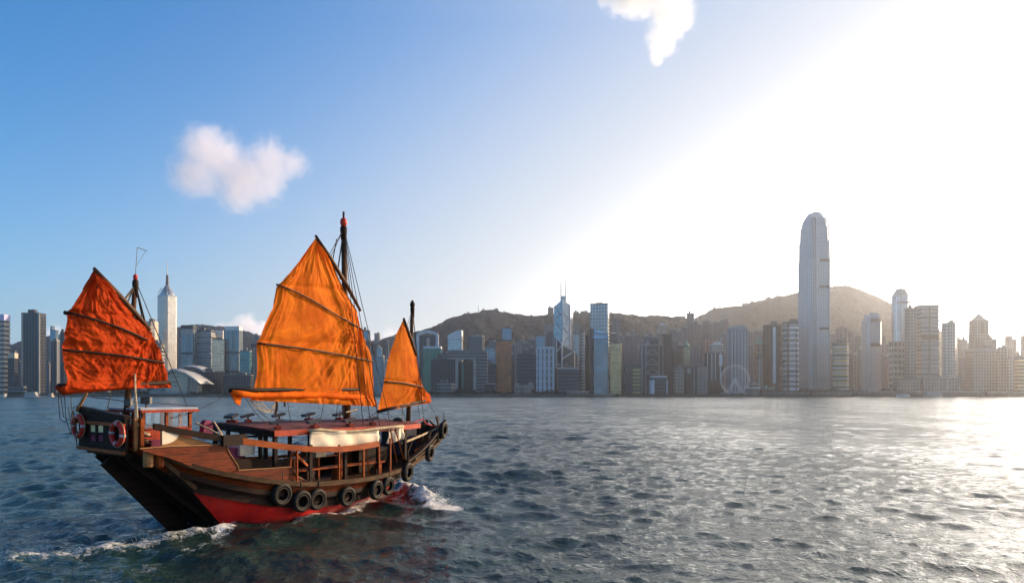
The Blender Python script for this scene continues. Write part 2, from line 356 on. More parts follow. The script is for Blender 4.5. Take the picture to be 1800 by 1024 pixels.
# ------------------------------------------------------------------ clouds
def cloud(name, c, size, lobes, label, dens=.03, seed=0, edge=.55, tint=(.95, .89, .895, 1)):
    """one box of vapour whose density is a cluster of soft lobes broken up by noise; lobe: (x, z, r) in units of the half width"""
    mb = MB(); mb.box(-size[0], size[0], -size[1], size[1], -size[2], size[2])
    t = NT(name+'_vapour'); o = t.obj(); off = t.n('ShaderNodeVectorMath', operation='ADD'); t.l(o, off.inputs[0]); off.inputs[1].default_value = (seed*900, 0, 0)
    S = size[0]; n = t.noise(off.outputs[0], 4.6/S, 9, .66, .7); nb = t.noise(off.outputs[0], 1.2/S, 3, .5)
    best = None
    for lx, lz, r in lobes:
        d = t.n('ShaderNodeVectorMath', operation='SUBTRACT'); t.l(o, d.inputs[0]); d.inputs[1].default_value = (lx*S, 0, lz*S)
        d2 = t.vec(d.outputs[0], (1/(r*S), 1/(max(r, .2)*S), 1/(r*S)))
        ln = t.n('ShaderNodeVectorMath', operation='LENGTH'); t.l(d2, ln.inputs[0]); f = t.math('SUBTRACT', 1.0, ln.outputs['Value'])
        best = f if best is None else t.math('SMOOTH_MAX', best, f, .25)
    k = t.math('ADD', best, t.math('MULTIPLY', t.math('SUBTRACT', n, .5), 1.55)); k = t.math('ADD', k, t.math('MULTIPLY', t.math('SUBTRACT', nb, .5), .45))
    v = t.n('ShaderNodeVolumePrincipled'); v.inputs['Color'].default_value = tint; v.inputs['Anisotropy'].default_value = .2
    t.l(t.ramp(k, .12, edge+.12, 0, dens), v.inputs['Density']); t.l(v.outputs[0], t.out.inputs['Volume'])
    o = mb.build(name, t.m, loc=c); tag(o, label, 'cloud'); return o
cloud('cloud', at(420, 300, 2600), (290, 150, 165), [(-.40, .24, .46), (-.18, .16, .40), (.05, -.06, .50), (.38, .08, .44), (.66, .10, .30), (0, -.26, .42), (-.55, -.06, .42), (.3, -.2, .36)], 'small pinkish grey heart-shaped cloud alone in the blue sky on the left', .0088, 1, .75)
cloud('cloud', at(1145, 42, 2600), (230, 150, 215), [(-.2, .5, .50), (.3, .45, .50), (.32, .12, .46), (.14, -.28, .32), (-.45, .42, .34), (.08, -.52, .2), (-.72, .40, .18)], 'bright white ragged cloud cut off by the top edge of the sky', .022, 2, .7, (1, .99, .97, 1))

cloud('cloud', at(420, 566, 9000), (700, 300, 210), [(-.55, -.35, .34), (-.2, -.3, .40), (.1, -.15, .40), (.35, -.25, .38), (.65, -.4, .3)], 'long low white cloud bank on the horizon between the two big sails', .009, 3, .8)
cloud('cloud', at(680, 584, 9500), (900, 300, 180), [(-.6, -.3, .3), (-.25, -.25, .34), (.1, -.2, .36), (.45, -.25, .34), (.75, -.3, .25)], 'faint low cloud bank on the horizon behind the smallest sail', .006, 4, .9)
cloud('cloud', at(92, 580, 9000), (260, 200, 230), [(-.2, -.2, .5), (.2, 0, .5), (.5, -.3, .4)], 'small pinkish cloud on the horizon left of the red sail', .0050, 5, .9)

# ------------------------------------------------------------------ the junk
M = {}
def hull_paint():
    t = NT('red_bottom_paint'); o = t.obj(); n1 = t.noise(o, 2.0, 6, .65); st = t.noise(t.vec(o, (3.2, 3.2, .30)), 2.4, 5, .6); sx = t.n('ShaderNodeSeparateXYZ'); t.l(o, sx.inputs[0])
    c = t.mix(t.ramp(n1, .32, .68), (.42, .008, .007), (.60, .016, .011)); c = t.mix(t.ramp(st, .54, .74, 0, .6), c, (.14, .008, .006))
    wl = t.ramp(t.math('ADD', sx.outputs[2], t.math('MULTIPLY', n1, .35)), .16, .42, .8, 0); c = t.mix(wl, c, (.055, .020, .014)); c = t.mix(t.ramp(t.noise(o, 7, 4, .7), .66, .74, 0, .6), c, (.35, .13, .10))
    t.pbr(c, t.ramp(n1, .3, .7, .62, .42), 0, t.bump(st, .2, .02), .25); return t.m
M['red'] = hull_paint()
M['black'] = wood('tarred_timber', (.040, .017, .011), (.011, .006, .004), .7, planks=.30)
M['dark'] = wood('dark_stained_wood', (.030, .011, .005), (.009, .004, .002), .6)
M['plank'] = wood('varnished_planks', (.25, .040, .003), (.055, .009, .001), .48, planks=.24)
M['rail'] = wood('varnished_rail', (.42, .088, .009), (.15, .028, .004), .45)
M['grey'] = wood('weathered_strake', (.115, .06, .026), (.028, .015, .008), .7)
M['pale'] = wood('pale_bare_wood', (.44, .21, .075), (.20, .085, .03), .6)
M['orange'] = plain('orange_red_paint', (.34, .036, .008), .5, 0, .25, 4)
M['roof'] = plain('faded_red_roof', (.105, .026, .022), .8, 0, .2, 2.5, .1)
M['cabinroof'] = plain('pale_cabin_roof', (.34, .36, .40), .5, 0, .12, 2)
M['canvas'] = plain('cream_canvas', (.72, .60, .44), .85, 0, .14, 1.6, .25)
M['rope'] = plain('tarred_rope', (.07, .05, .035), .9, 0, .2, 20)
M['paler'] = plain('manila_rope', (.42, .32, .20), .9, 0, .2, 20)
M['rubber'] = plain('worn_tyre_rubber', (.016, .014, .012), .66, 0, .4, 7, .3)
M['tread'] = plain('dusty_tyre_wall', (.075, .055, .038), .8, 0, .35, 9, .3)
M['iron'] = plain('rusty_iron', (.09, .045, .03), .7, .2, .4, 9)
M['mast'] = wood('mast_timber', (.13, .055, .022), (.035, .016, .008), .5, (6, 6, .5))
M['lbuoy'] = plain('orange_red_lifebuoy', (.45, .028, .018), .45, 0, .12, 6, .05)
M['band'] = plain('grey_reflective_band', (.42, .42, .43), .4, 0, .1)
M['cush'] = plain('plum_cushion', (.20, .035, .075), .8, 0, .2)
M['lamp'] = plain('grey_lamp_housing', (.10, .095, .09), .5, .2, .25, 12)
M['deck'] = wood('worn_deck', (.08, .036, .016), (.03, .013, .007), .75)
M['window'] = plain('painted_sunlight_pane', (.95, .74, .36), .35, 0, .15, 3, 0)  # gold colour paints in the sunlit interior seen through the stern window
M['blue'] = plain('navy_tarpaulin', (.025, .028, .05), .6, 0, .3, 3)
M['redrope'] = plain('red_line', (.5, .03, .04), .7, 0, .1)
def glass_mat():
    t = NT('cabin_glass'); g = t.n('ShaderNodeBsdfGlossy'); g.inputs['Roughness'].default_value = .03; g.inputs['Color'].default_value = (.9, .95, 1, 1)
    tr = t.n('ShaderNodeBsdfTransparent'); tr.inputs[0].default_value = (.78, .84, .88, 1); fr = t.n('ShaderNodeFresnel'); fr.inputs[0].default_value = 1.45
    mx = t.n('ShaderNodeMixShader'); t.l(t.math('MULTIPLY', fr.outputs[0], .45, clamp=True), mx.inputs[0]); t.l(tr.outputs[0], mx.inputs[1]); t.l(g.outputs[0], mx.inputs[2]); t.l(mx.outputs[0], t.out.inputs[0]); return t.m
M['glass'] = glass_mat()

junk = empty('junk_boat', BO, -YAW)
tag(junk, 'old wooden junk with three orange sails and a red bottom, motoring across the harbour', 'boat')
def cr(tab, n):                                        # smooth resampling of a (t, s, z) table along its length
    a = np.array(tab, float); d = np.r_[0, np.cumsum(np.linalg.norm(np.diff(a, axis=0), axis=1))]; u = np.linspace(0, d[-1], n)
    m = np.gradient(a, d, axis=0); res = []
    for x in u:
        i = min(max(np.searchsorted(d, x)-1, 0), len(d)-2); h = d[i+1]-d[i]; q = (x-d[i])/h
        res.append((2*q**3-3*q*q+1)*a[i]+(q**3-2*q*q+q)*h*m[i]+(-2*q**3+3*q*q)*a[i+1]+(q**3-q*q)*h*m[i+1])
    return np.array(res)
NS = 72
L0 = cr([(1.2, .5, -.7), (1.7, 2, -.8), (1.1, 5, -.8), (.35, 7.4, -.7), (.03, 8.5, -.6)], NS)
L1 = cr([(1.45, 0, 0), (2.0, 1.3, 0), (2.12, 2.9, 0), (1.6, 5, 0), (1.05, 6.4, 0), (.45, 8.0, 0), (.04, 9.2, 0)], NS)
L2 = cr([(1.78, -1.36, 1.42), (2.03, -.65, 1.2), (2.22, .6, .86), (2.28, 1.9, .58), (2.10, 4.4, .36), (1.6, 6.5, .42), (1.02, 8.2, .66), (.5, 9.6, .98), (.05, 10.5, 1.28)], NS)
L3 = cr([(1.36, -3.2, 2.92), (1.78, -2.3, 2.58), (2.06, -1.4, 2.2), (2.30, -.3, 1.86), (2.42, 1, 1.56), (2.44, 2.3, 1.33), (2.36, 4.3, 1.19), (2.2, 5.9, 1.16), (1.78, 8, 1.28), (1.28, 10, 1.66), (.78, 11.5, 2.12), (.42, 12.5, 2.5)], NS)
def lerp(a, b, f): return a*(1-f)+b*f
def mir(a): b = a.copy(); b[:, 0] *= -1; return b
def hull_side(sgn, levels, name, mats, slots=None):
    mb = MB()
    rows = [l if sgn > 0 else mir(l) for l in levels]; n = NS
    vs = [tuple(p) for r in rows for p in r]; 
    for j in range(len(rows)-1):
        pass
    b = len(mb.v); mb.v += vs
    for j in range(len(rows)-1):
        for i in range(n-1):
            mb.f.append((j*n+i, j*n+i+1, (j+1)*n+i+1, (j+1)*n+i)); mb.m.append(slots[j] if slots else 0)
    return mb
mid = lambda a, b, f, bulge=0: lerp(a, b, f)+np.stack([np.sign(a[:, 0]+.001)*bulge*np.sin(np.pi*np.linspace(0, 1, NS)), np.zeros(NS), np.zeros(NS)], -1)
levels = [L0, mid(L0, L1, .5, .05), L1, mid(L1, L2, .35, .04), mid(L1, L2, .7, .04), L2, mid(L2, L3, .12, .03), mid(L2, L3, .45, .03), mid(L2, L3, .75, .02), L3]
slots = [0, 0, 0, 0, 0, 1, 1, 2, 2]
hb = MB()
for sg in (1, -1):
    h = hull_side(sg, levels, '', None, slots); b = len(hb.v); hb.v += h.v; hb.f += [tuple(i+b for i in f) for f in h.f]; hb.m += h.m
# stem closing strip
b = len(hb.v)
for l in levels: hb.v += [tuple(l[-1]), (-l[-1][0], l[-1][1], l[-1][2])]
for j in range(len(levels)-1): hb.f.append((b+2*j, b+2*j+1, b+2*j+3, b+2*j+2)); hb.m.append(slots[j])
hull = hb.build('hull', [M['red'], M['black'], M['plank']], junk, smooth=True)
# flat raked transom with a hollow, planked, tarred
tb = MB(); k = 7
for l in levels:
    p = l[0]
    for i in range(k):
        x = 1-2*i/(k-1); tb.v.append((p[0]*x, p[1]+.16*(1-x*x), p[2]-.04*(1-x*x)))
for j in range(len(levels)-1):
    for i in range(k-1): tb.f.append((j*k+i, j*k+i+1, (j+1)*k+i+1, (j+1)*k+i)); tb.m.append(0)
tr = tb.build('transom', M['black'], junk)
rb = MB(); rb.beam((0, -3.05, 2.5), (0, -.2, -.6), .16, .55); rb.build('rudder', M['black'], junk)
cb = MB()
for x in (-.9, -.45, .5, .95): cb.beam((x*.98, -2.95, 2.55), (x*1.15, -.35, .30), .10, .16)
cb.build('transom_cleat', M['black'], junk)
# rubbing strakes
def line_off(l, o, dz=0):
    r = l.copy(); r[:, 0] += o*np.sign(r[:, 0]+1e-6); r[:, 2] += dz; return [Vector(p) for p in r]
for sg in (1, -1):
    A = L3 if sg > 0 else mir(L3); B = mid(L2, L3, .50); B = B if sg > 0 else mir(B); C = mid(L2, L3, .10); C = C if sg > 0 else mir(C)
    w = MB(); w.sweep(line_off(A, .05, .0)[3:], .22, .16); w.build('rubbing_strake', M['grey'], junk)
    w = MB(); w.sweep(line_off(B, .05, .0)[1:], .16, .17); w.build('rubbing_strake', M['dark'], junk)
    w = MB(); w.sweep(line_off(C, .03, -.02)[1:], .12, .20); w.build('rubbing_strake', M['black'], junk)
# deck
db = MB(); n = NS
db.v += [tuple(p+np.array([-.04*np.sign(p[0]), 0, -.10])) for p in L3]+[tuple(p+np.array([.04*np.sign(p[0]), 0, -.10])) for p in mir(L3)]
db.f += [(i, i+1, n+i+1, n+i) for i in range(n-1)]; db.m += [0]*(n-1)
db.build('deck', M['deck'], junk)
def L3at(s, f=0):
    return Vector((float(np.interp(s, L3[:, 1], L3[:, 0])), s, float(np.interp(s, L3[:, 1], L3[:, 2]))))
# two timber stubs at the quarter and the raking corner plank
for px0, px1 in ((252, 269), (274, 288)):
    a, b_ = bt(px0, 800, 1.85), bt(px1, 800, 1.85); c = (a+b_)/2; hw = (b_-a).length/2
    s_ = MB(); s_.mi = 0
    vs = []; m_ = 10
    for zz, rr_ in ((-.34, .92), (-.30, 1), (.06, 1.03), (.12, .95), (.13, .55)):
        for i in range(m_):
            an = 6.283*i/m_; vs.append((c.x+hw*.9*rr_*math.cos(an)*(1+.06*math.sin(3*an)), c.y+hw*rr_*math.sin(an), c.z+zz))
    s_.add(vs, [(j*m_+i, j*m_+(i+1) % m_, (j+1)*m_+(i+1) % m_, (j+1)*m_+i) for j in range(4) for i in range(m_)]+[tuple(range(m_))[::-1], tuple(4*m_+i for i in range(m_))])
    s_.build('bollard', M['pale'] if px0 < 260 else M['rail'], junk)
cp = MB(); cp.beam(Vector(levels[-1][4])+Vector((.06, -.1, .0)), Vector(L2[0])+Vector((.10, .05, .1)), .10, .13); cp.build('corner_plank', M['grey'], junk)

# ---- stern castle
ZP = 2.95
def side_poly(pts, t, th, name, mat, parent=junk):
    mb = MB(); mb.plate([bt(x, y, t) for x, y in pts], (-1, 0, 0), th); return mb.build(name, mat, parent)
T0 = -3.25                                            # the castle's aft face, with two window openings left open
aft = MB()
def afq(x0, x1, z0, z1, th=.10): aft.box(x0, x1, T0, T0+th, z0, z1)
wz0, wz1, wx0, wx1 = 3.02, 3.52, -.72, .10
ztl, ztr = 4.02, 3.74
afq(-1.42, wx0, 2.72, 3.66); afq(wx1, 1.38, 2.72, 3.66); afq(wx0, wx1, 2.72, wz0); afq(wx0, wx1, wz1, 3.66)
aft.plate([(-1.42, T0, 3.66), (1.38, T0, 3.66), (1.38, T0, ztr), (-1.42, T0, ztl)], (0, 1, 0), .10)
aftp = aft.build('stern_panel', M['black'], junk)
mb = MB(); mb.box((wx0+wx1)/2-.05, (wx0+wx1)/2+.05, T0-.012, T0+.09, wz0, wz1); mb.box(wx0, (wx0+wx1)/2-.05, T0-.012, T0+.09, 3.24, 3.31); mb.box((wx0+wx1)/2+.05, wx1, T0-.012, T0+.09, 3.24, 3.31)
mb.build('window_bars', M['dark'], aftp)
for za_, zb_ in ((2.80, 2.74), (3.62, 3.56)):
    mb = MB(); mb.beam((-1.44, T0-.03, za_), (1.40, T0-.03, zb_), .07, .10); mb.build('stern_batten', M['rail'], junk)
for a_, b_ in ((wx0, (wx0+wx1)/2-.05), ((wx0+wx1)/2+.05, wx1)):
    mb = MB(); mb.box(a_, b_, T0+.03, T0+.05, wz0, 3.24); mb.build('pane', M['cush'], aftp)
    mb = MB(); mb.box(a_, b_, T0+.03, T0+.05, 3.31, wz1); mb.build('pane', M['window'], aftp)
mb = MB(); mb.beam((-1.48, T0+.05, ztl+.05), (1.45, T0+.05, ztr+.05), .20, .09); mb.build('stern_rail', M['dark'], junk)
mb = MB(); mb.sweep([(-1.42, -3.2, 4.06), (-1.75, -1.9, 3.72), (-1.95, -.6, 3.35), (-2.1, .6, 3.02)], .12, .12); mb.build('side_rail', M['dark'], junk)
mb = MB()
pl = [(-1.40, -3.15), (-1.78, -2.0), (-2.05, -.8), (-2.2, .4)]
for i in range(3):
    (x0, y0), (x1, y1) = pl[i], pl[i+1]; za, zb = 3.95-.27*i, 3.95-.27*(i+1)
    mb.plate([(x0, y0, L3at(y0).z), (x1, y1, L3at(y1).z), (x1, y1, zb), (x0, y0, za)], (1, 0, 0), .06)
mb.build('side_panel', M['plank'], junk)
# starboard quarter: corner post, shelves of gear, red cabin front
for px in (238, 249):
    mb = MB(); mb.beam(bt(px, 792, 1.42 if px < 240 else 1.5), bt(px, 735, 1.42 if px < 240 else 1.5), .10, .10); mb.build('corner_post', M['pale'] if px < 240 else M['rail'], junk)
mb = MB(); mb.box(-1.2, 1.25, -3.1, -.7, 2.62, 2.70); mb.build('poop_deck', M['deck'], junk)
for zz in (2.98, 3.18, 3.38):
    mb = MB(); mb.box(1.0, 1.42, -3.0, -2.45, zz, zz+.03); mb.build('gear_shelf', M['dark'], junk)
for i, (y, z, c) in enumerate([(-2.8, 3.03, 'cush'), (-2.65, 3.03, 'dark'), (-2.8, 3.22, 'rope'), (-2.6, 3.22, 'pale'), (-2.75, 3.43, 'dark')]):
    mb = MB(); mb.torus((1.3, y, z+.06), (.3, .2, 1), .10, .045, 14, 7); mb.build('rope_coil', M['paler' if c == 'pale' else 'rope'], junk, True)
mb = MB(); mb.box(.4, 1.3, -2.42, -2.0, 2.72, 2.92); mb.box(.42, 1.28, -2.40, -2.02, 2.92, 3.06); mb.build('cushion', M['cush'], junk)
# wheelhouse
wx = (-.95, .80); wy = (-2.42, -.78); wr = 4.0
wh = MB(); wh.box(wx[0], wx[1], wy[0], wy[1], 2.72, 3.42); wheel = wh.build('wheelhouse', M['orange'], junk)
z0, z1 = 3.42, 3.90
for x in wx:
    for y in (wy[0], -1.62, wy[1]):
        xx = x+(.04 if x < 0 else -.04); yy = min(max(y, wy[0]+.045), wy[1]-.045); fr = MB(); fr.box(xx-.045, xx+.045, yy-.045, yy+.045, z0, z1); fr.build('window_post', M['rail'], wheel)
for x in (-.35, .2):
    for y in (wy[0]+.045, wy[1]-.045): fr = MB(); fr.box(x-.035, x+.035, y-.045, y+.045, z0, z1); fr.build('window_post', M['rail'], wheel)

gl = MB(); gl.box(wx[1]-.05, wx[1]-.04, -2.33, -1.67, z0, z1); gl.box(wx[1]-.05, wx[1]-.04, -1.57, -.87, z0, z1); gl.box(wx[0]+.04, wx[0]+.05, -2.33, -.87, z0, z1); gl.box(-.85, .7, wy[0]+.04, wy[0]+.05, z0, z1)
gl.build('window_glass', M['glass'], wheel)
rf = MB(); rf.box(wx[0]-.12, wx[1]+.12, wy[0]-.12, wy[1]+.15, 3.99, 4.05); rf.build('roof', M['cabinroof'], wheel)
rf = MB(); rf.box(wx[0]-.10, wx[1]+.14, wy[0]-.10, wy[1]+.17, 3.90, 3.988); rf.build('fascia', M['orange'], wheel)
for (px, py, s_) in ((257, 704, .17), (226, 707, .11)):
    c = bt(px, py, .2); f_ = empty('floodlight', c, .4); f_.parent = junk
    mb = MB(); mb.box(-s_, s_, -.05, .06, -.10, .12); mb.build('housing', M['lamp'], f_); mb = MB(); mb.beam((0, 0, -.10), (0, 0, -.28), .04, .04); mb.build('bracket', M['iron'], f_)
# lit side board beside the wheelhouse, with its pale disc
TS = 2.02
sb = side_poly([(284, 789), (283, 757), (300, 760), (330, 767), (372, 779), (372, 783)], TS, .05, 'side_board', M['pale'])
dsc = MB(); c0 = bt(285, 763, TS+.012); pts = [c0+Vector((0, .52*math.cos(a), .30*math.sin(a)))*1.0 for a in np.linspace(-math.pi/2, math.radians(25), 16)]
pts = [p for p in pts]+[bt(284.5, 757.5, TS+.012)]; dsc.plate(pts, (1, 0, 0), .012); dsc.build('pale_disc', M['canvas'], sb)
# long brown bulwarks
side_poly([(246, 789), (300, 785), (372, 783), (397, 781), (399, 786), (404, 796), (412, 808), (419, 820), (419, 836), (407, 834), (340, 820), (296, 804), (268, 797)], 2.16, .07, 'bulwark', M['plank'])
side_poly([(404, 832), (419, 826), (470, 823), (513, 820), (517, 829), (523, 837), (531, 841), (545, 847), (545, 855), (526, 850), (475, 845), (410, 836)], 2.28, .07, 'bulwark', M['plank'])
for pts_, t_ in (([(246, 788), (300, 784), (372, 782), (397, 780), (400, 788), (405, 798), (412, 808), (419, 820), (419, 834)], 2.17), ([(419, 826), (470, 823), (513, 820), (517, 829), (523, 837), (531, 841), (545, 847)], 2.29)):
    mb = MB(); mb.tube([bt(x, y, t_) for x, y in pts_], .022, 6); mb.build('highlight_rail', M['pale'], junk)  # pale tube stands in for the highlight along the bulwark's top edge
side_poly([(404, 829), (400, 806), (470, 806), (513, 806), (513, 822)], 1.2, .05, 'inner_coaming', M['dark'])
# the long rail and its stanchions
RL = [bt(x, y, t_) for x, y, t_ in ((270, 749, 1.95), (345, 763, 2.10), (395, 771, 2.22), (450, 778, 2.32), (510, 786, 2.38), (550, 789, 2.40), (600, 789, 2.34), (635, 785, 2.26), (665, 779, 2.16))]
mb = MB(); mb.sweep(RL[:3], .12, .20); mb.build('long_rail', M['dark'], junk)
mb = MB(); mb.sweep(RL[2:], .11, .21); mb.build('long_rail', M['rail'], junk)
mb = MB(); c = bt(396, 772, 2.24); mb.box(c.x-.09, c.x+.09, c.y-.12, c.y+.75, c.z-.20, c.z+.14); mb.build('rail_block', M['dark'], junk)
for px, w_ in ((522, .05), (546, .13), (596, .06), (639, .07), (666, .06), (686, .06)):
    t_ = 2.36 if px < 600 else (2.25 if px < 650 else 2.12 if px < 670 else 1.98); top = bt(px, 781 if px < 670 else 770, t_); bot = bt(px, 852 if px < 600 else 846 if px < 650 else 838 if px < 670 else 830, t_)
    mb = MB(); mb.beam(bot, top, w_, .07); mb.build('stanchion', M['rail'] if w_ < .1 else M['dark'], junk)
mb = MB(); mb.beam(bt(516, 794, 2.3), bt(540, 818, 2.1), .07, .09); mb.build('brace', M['rail'], junk)
mb = MB(); mb.beam(bt(512, 795, 2.2), bt(510, 820, 2.2), .06, .06); mb.build('brace', M['rail'], junk)
# long roof over the well deck
def zroof(t, s): return 3.20+.20*(1-(t+1.85)/3.7)-.010*(s-1.7)+.05*math.cos(t*.8)
rb = MB(); ny, nx = 24, 8
def redge(s): return 1.86-.55*max(0, (s-6.6)/3.4)**2
top = []; 
for dz in (0, -.09):
    for j in range(ny+1):
        s = 1.62+j*(9.9-1.62)/ny; e = redge(s)
        for i in range(nx+1): t_ = -e+2*e*i/nx; top.append((t_, s, zroof(t_, s)+dz))
n_ = (ny+1)*(nx+1); W_ = nx+1
fs = [(j*W_+i, j*W_+i+1, (j+1)*W_+i+1, (j+1)*W_+i) for j in range(ny) for i in range(nx)]
fs += [tuple(q+n_ for q in f[::-1]) for f in fs[:]]
for j in range(ny):
    for i in (0, nx): fs.append((j*W_+i, (j+1)*W_+i, (j+1)*W_+i+n_, j*W_+i+n_))
for i in range(nx):
    for j in (0, ny): fs.append((j*W_+i, j*W_+i+1, j*W_+i+1+n_, j*W_+i+n_))
rb.add(top, fs); roof = rb.build('deck_roof', M['roof'], junk)
mb = MB(); mb.sweep([(redge(s)+.03, s, zroof(redge(s), s)-.10) for s in np.linspace(1.62, 9.8, 14)], .05, .20); mb.build('fascia', M['orange'], roof)
mb = MB(); mb.sweep([(-redge(s)-.03, s, zroof(-redge(s), s)-.10) for s in np.linspace(1.62, 9.8, 14)], .05, .18); mb.build('fascia', M['dark'], roof)
mb = MB(); mb.beam((-1.86, 1.60, zroof(-1.86, 1.6)-.13), (1.86, 1.60, zroof(1.86, 1.6)-.13), .06, .20); mb.build('fascia', M['dark'], roof)
for sg in (1, -1):
    for s in ((1.75, 3.3, 5.0, 6.8, 8.6) if sg > 0 else (1.75, 2.9, 4.0, 5.2, 6.5, 7.8, 9.0)):
        t_ = sg*(redge(s)-.10); mb = MB(); mb.beam((t_, s, L3at(s).z-.1), (t_, s, zroof(t_, s)-.10), .13, .13); mb.build('roof_post', M['dark'], junk)
for t_ in (-.95, -.05, .95):
    mb = MB(); mb.beam((t_, 1.75, 1.35), (t_, 1.75, zroof(t_, 1.75)-.1), .11, .11); mb.build('roof_post', M['dark'], junk)
for zz in (2.74,):
    mb = MB(); mb.beam((-1.8, 1.75, zz+.1), (1.8, 1.75, zz), .07, .08); mb.build('cross_rail', M['dark'], junk)
    mb = MB(); mb.sweep([(-redge(s)+.10, s, zz+.06) for s in np.linspace(1.75, 9.4, 10)], .07, .08); mb.build('cross_rail', M['dark'], junk)
mb = MB(); mb.sweep([(-2.2, .5, 2.06), (-2.25, 2.5, 1.95), (-2.15, 4.6, 1.85), (-1.95, 7, 1.9), (-1.5, 9, 2.1)], .10, .12); mb.build('port_rail', M['rail'], junk)
pb = MB(); pts = [(-2.36, .3), (-2.40, 2.3), (-2.3, 4.6), (-2.05, 6.6), (-1.6, 8.4)]
for i in range(4):
    (x0, y0), (x1, y1) = pts[i], pts[i+1]; pb.plate([(x0, y0, L3at(y0).z-.1), (x1, y1, L3at(y1).z-.1), (x1, y1, L3at(y1).z+.42), (x0, y0, L3at(y0).z+.46)], (1, 0, 0), .06)
pb.build('port_bulwark', M['dark'], junk)
# canvas awnings rolled down along the starboard side
def awning(x0, x1, ytop, ybot, t_, name, seed):
    a, b_ = bt(x0, ytop[0], t_), bt(x1, ytop[1], t_); c, d = bt(x0, ybot[0], t_), bt(x1, ybot[1], t_); n = 34; m = 14; rg = np.random.default_rng(seed)
    U, V = np.meshgrid(np.linspace(0, 1, n), np.linspace(0, 1, m)); P = [np.zeros(U.shape)]*3; out_ = []
    ph = rg.uniform(0, 6, 8); D = .035*np.sin(9*U+ph[0]+2*V)+.022*np.sin(21*U-3*V+ph[1])+.02*np.sin(7*V+4*U+ph[2])+.10*np.exp(-((V-.04)/.06)**2)+.05*np.sin(np.pi*V)
    sag = .04*np.sin(5*U+ph[3])*V+.02*np.sin(17*U+ph[4])*V
    g = [(1-V)*((1-U)*a[i]+U*b_[i])+V*((1-U)*c[i]+U*d[i]) for i in range(3)]
    o = grid_object(name, g[0]+D, g[1], g[2]-sag, M['canvas'], parent=junk); so = o.modifiers.new('th', 'SOLIDIFY'); so.thickness = .012; return o
awning(544, 664, (757, 756), (789, 783), 1.98, 'awning', 1)
awning(680, 709, (752, 748), (779, 772), 1.80, 'awning', 2)
mb = MB(); mb.tube([bt(x, y, 2.05) for x, y in ((542, 757), (562, 755), (590, 757), (615, 758), (640, 756), (663, 753), (690, 750), (708, 748))], [.05, .07, .05, .06, .05, .07, .06, .05], 8); mb.build('awning_roll', M['paler'], junk, True)
# things under the roof: benches, table, engine box, seats
for t_, s0, s1, zz, m_ in ((1.55, 2.2, 7.2, 1.66, 'rail'), (-1.45, 2.0, 8.0, 1.72, 'dark'), (.1, 3.6, 6.4, 1.95, 'rail')):
    mb = MB(); mb.box(t_-.22, t_+.22, s0, s1, zz, zz+.06)
    for s in (s0+.2, (s0+s1)/2, s1-.2): mb.box(t_-.18, t_+.18, s-.04, s+.04, L3at(s).z-.1, zz-.002)
    mb.build('bench', M[m_], junk)
mb = MB(); mb.box(-.45, .45, 7.0, 8.7, 1.15, 2.15); mb.build('engine_casing', M['dark'], junk)
mb = MB(); mb.box(-.7, .9, .2, 1.4, 1.45, 2.12); mb.build('cabin_trunk', M['dark'], junk)
for c in ((.3, 4.2, 2.01), (-.1, 5.2, 2.01), (.2, 6.0, 2.01)):
    mb = MB(); mb.tube([(c[0], c[1], c[2]), (c[0], c[1], c[2]+.20), (c[0], c[1], c[2]+.24)], [.12, .13, .05], 10); mb.build('bucket', M['iron'], junk)
mb = MB(); mb.box(.2, .75, 4.45, 4.95, 2.01, 2.5); mb.build('folded_cover', M['canvas'], junk)
c = bt(543, 840, 1.9); mb = MB(); mb.box(c.x-.12, c.x+.12, c.y-.15, c.y+.18, c.z-.05, c.z+.26); mb.tube([(c.x, c.y, c.z+.26), (c.x, c.y, c.z+.40)], .05); mb.build('winch', M['iron'], junk)
mb = MB(); mb.plate([bt(*p, .4) for p in ((357, 771), (359, 744), (363, 738), (371, 739), (374, 745), (374, 771))], (-1, 0, 0), .25); mb.build('padded_seat', M['cush'], junk)
for x, y, w_ in ((420, 772, .5), (404, 778, .35)):
    c = bt(x, y+14, .3); mb = MB(); mb.box(c.x-w_, c.x+w_, c.y-.3, c.y+.3, c.z-.25, c.z+.12); mb.build('deck_box', M['canvas' if x > 410 else 'cush'], junk)
# floodlights on the roof
for i, (px, py, t_) in enumerate([(408, 733, -1.55), (436, 732, -1.55), (491, 732, -1.5), (543, 732, -1.5), (597, 733, -1.45), (488, 746, 1.45), (553, 749, 1.5), (615, 747, 1.45), (655, 746, 1.3)]):
    c = bt(px, py, t_); f_ = empty('floodlight', (c.x, c.y, zroof(t_, c.y)), random.uniform(-.5, .5)); f_.parent = junk
    mb = MB(); mb.box(-.20, .20, -.09, .09, .0, .10); mb.build('base', M['orange'], f_)
    mb = MB(); mb.beam((-.02, -.26, .20), (-.02, .20, .30), .36, .10, (0, 0, 1)); mb.build('housing', M['lamp'], f_)
    mb = MB(); mb.beam((0, 0, .10), (0, 0, .22), .05, .05); mb.build('bracket', M['iron'], f_)
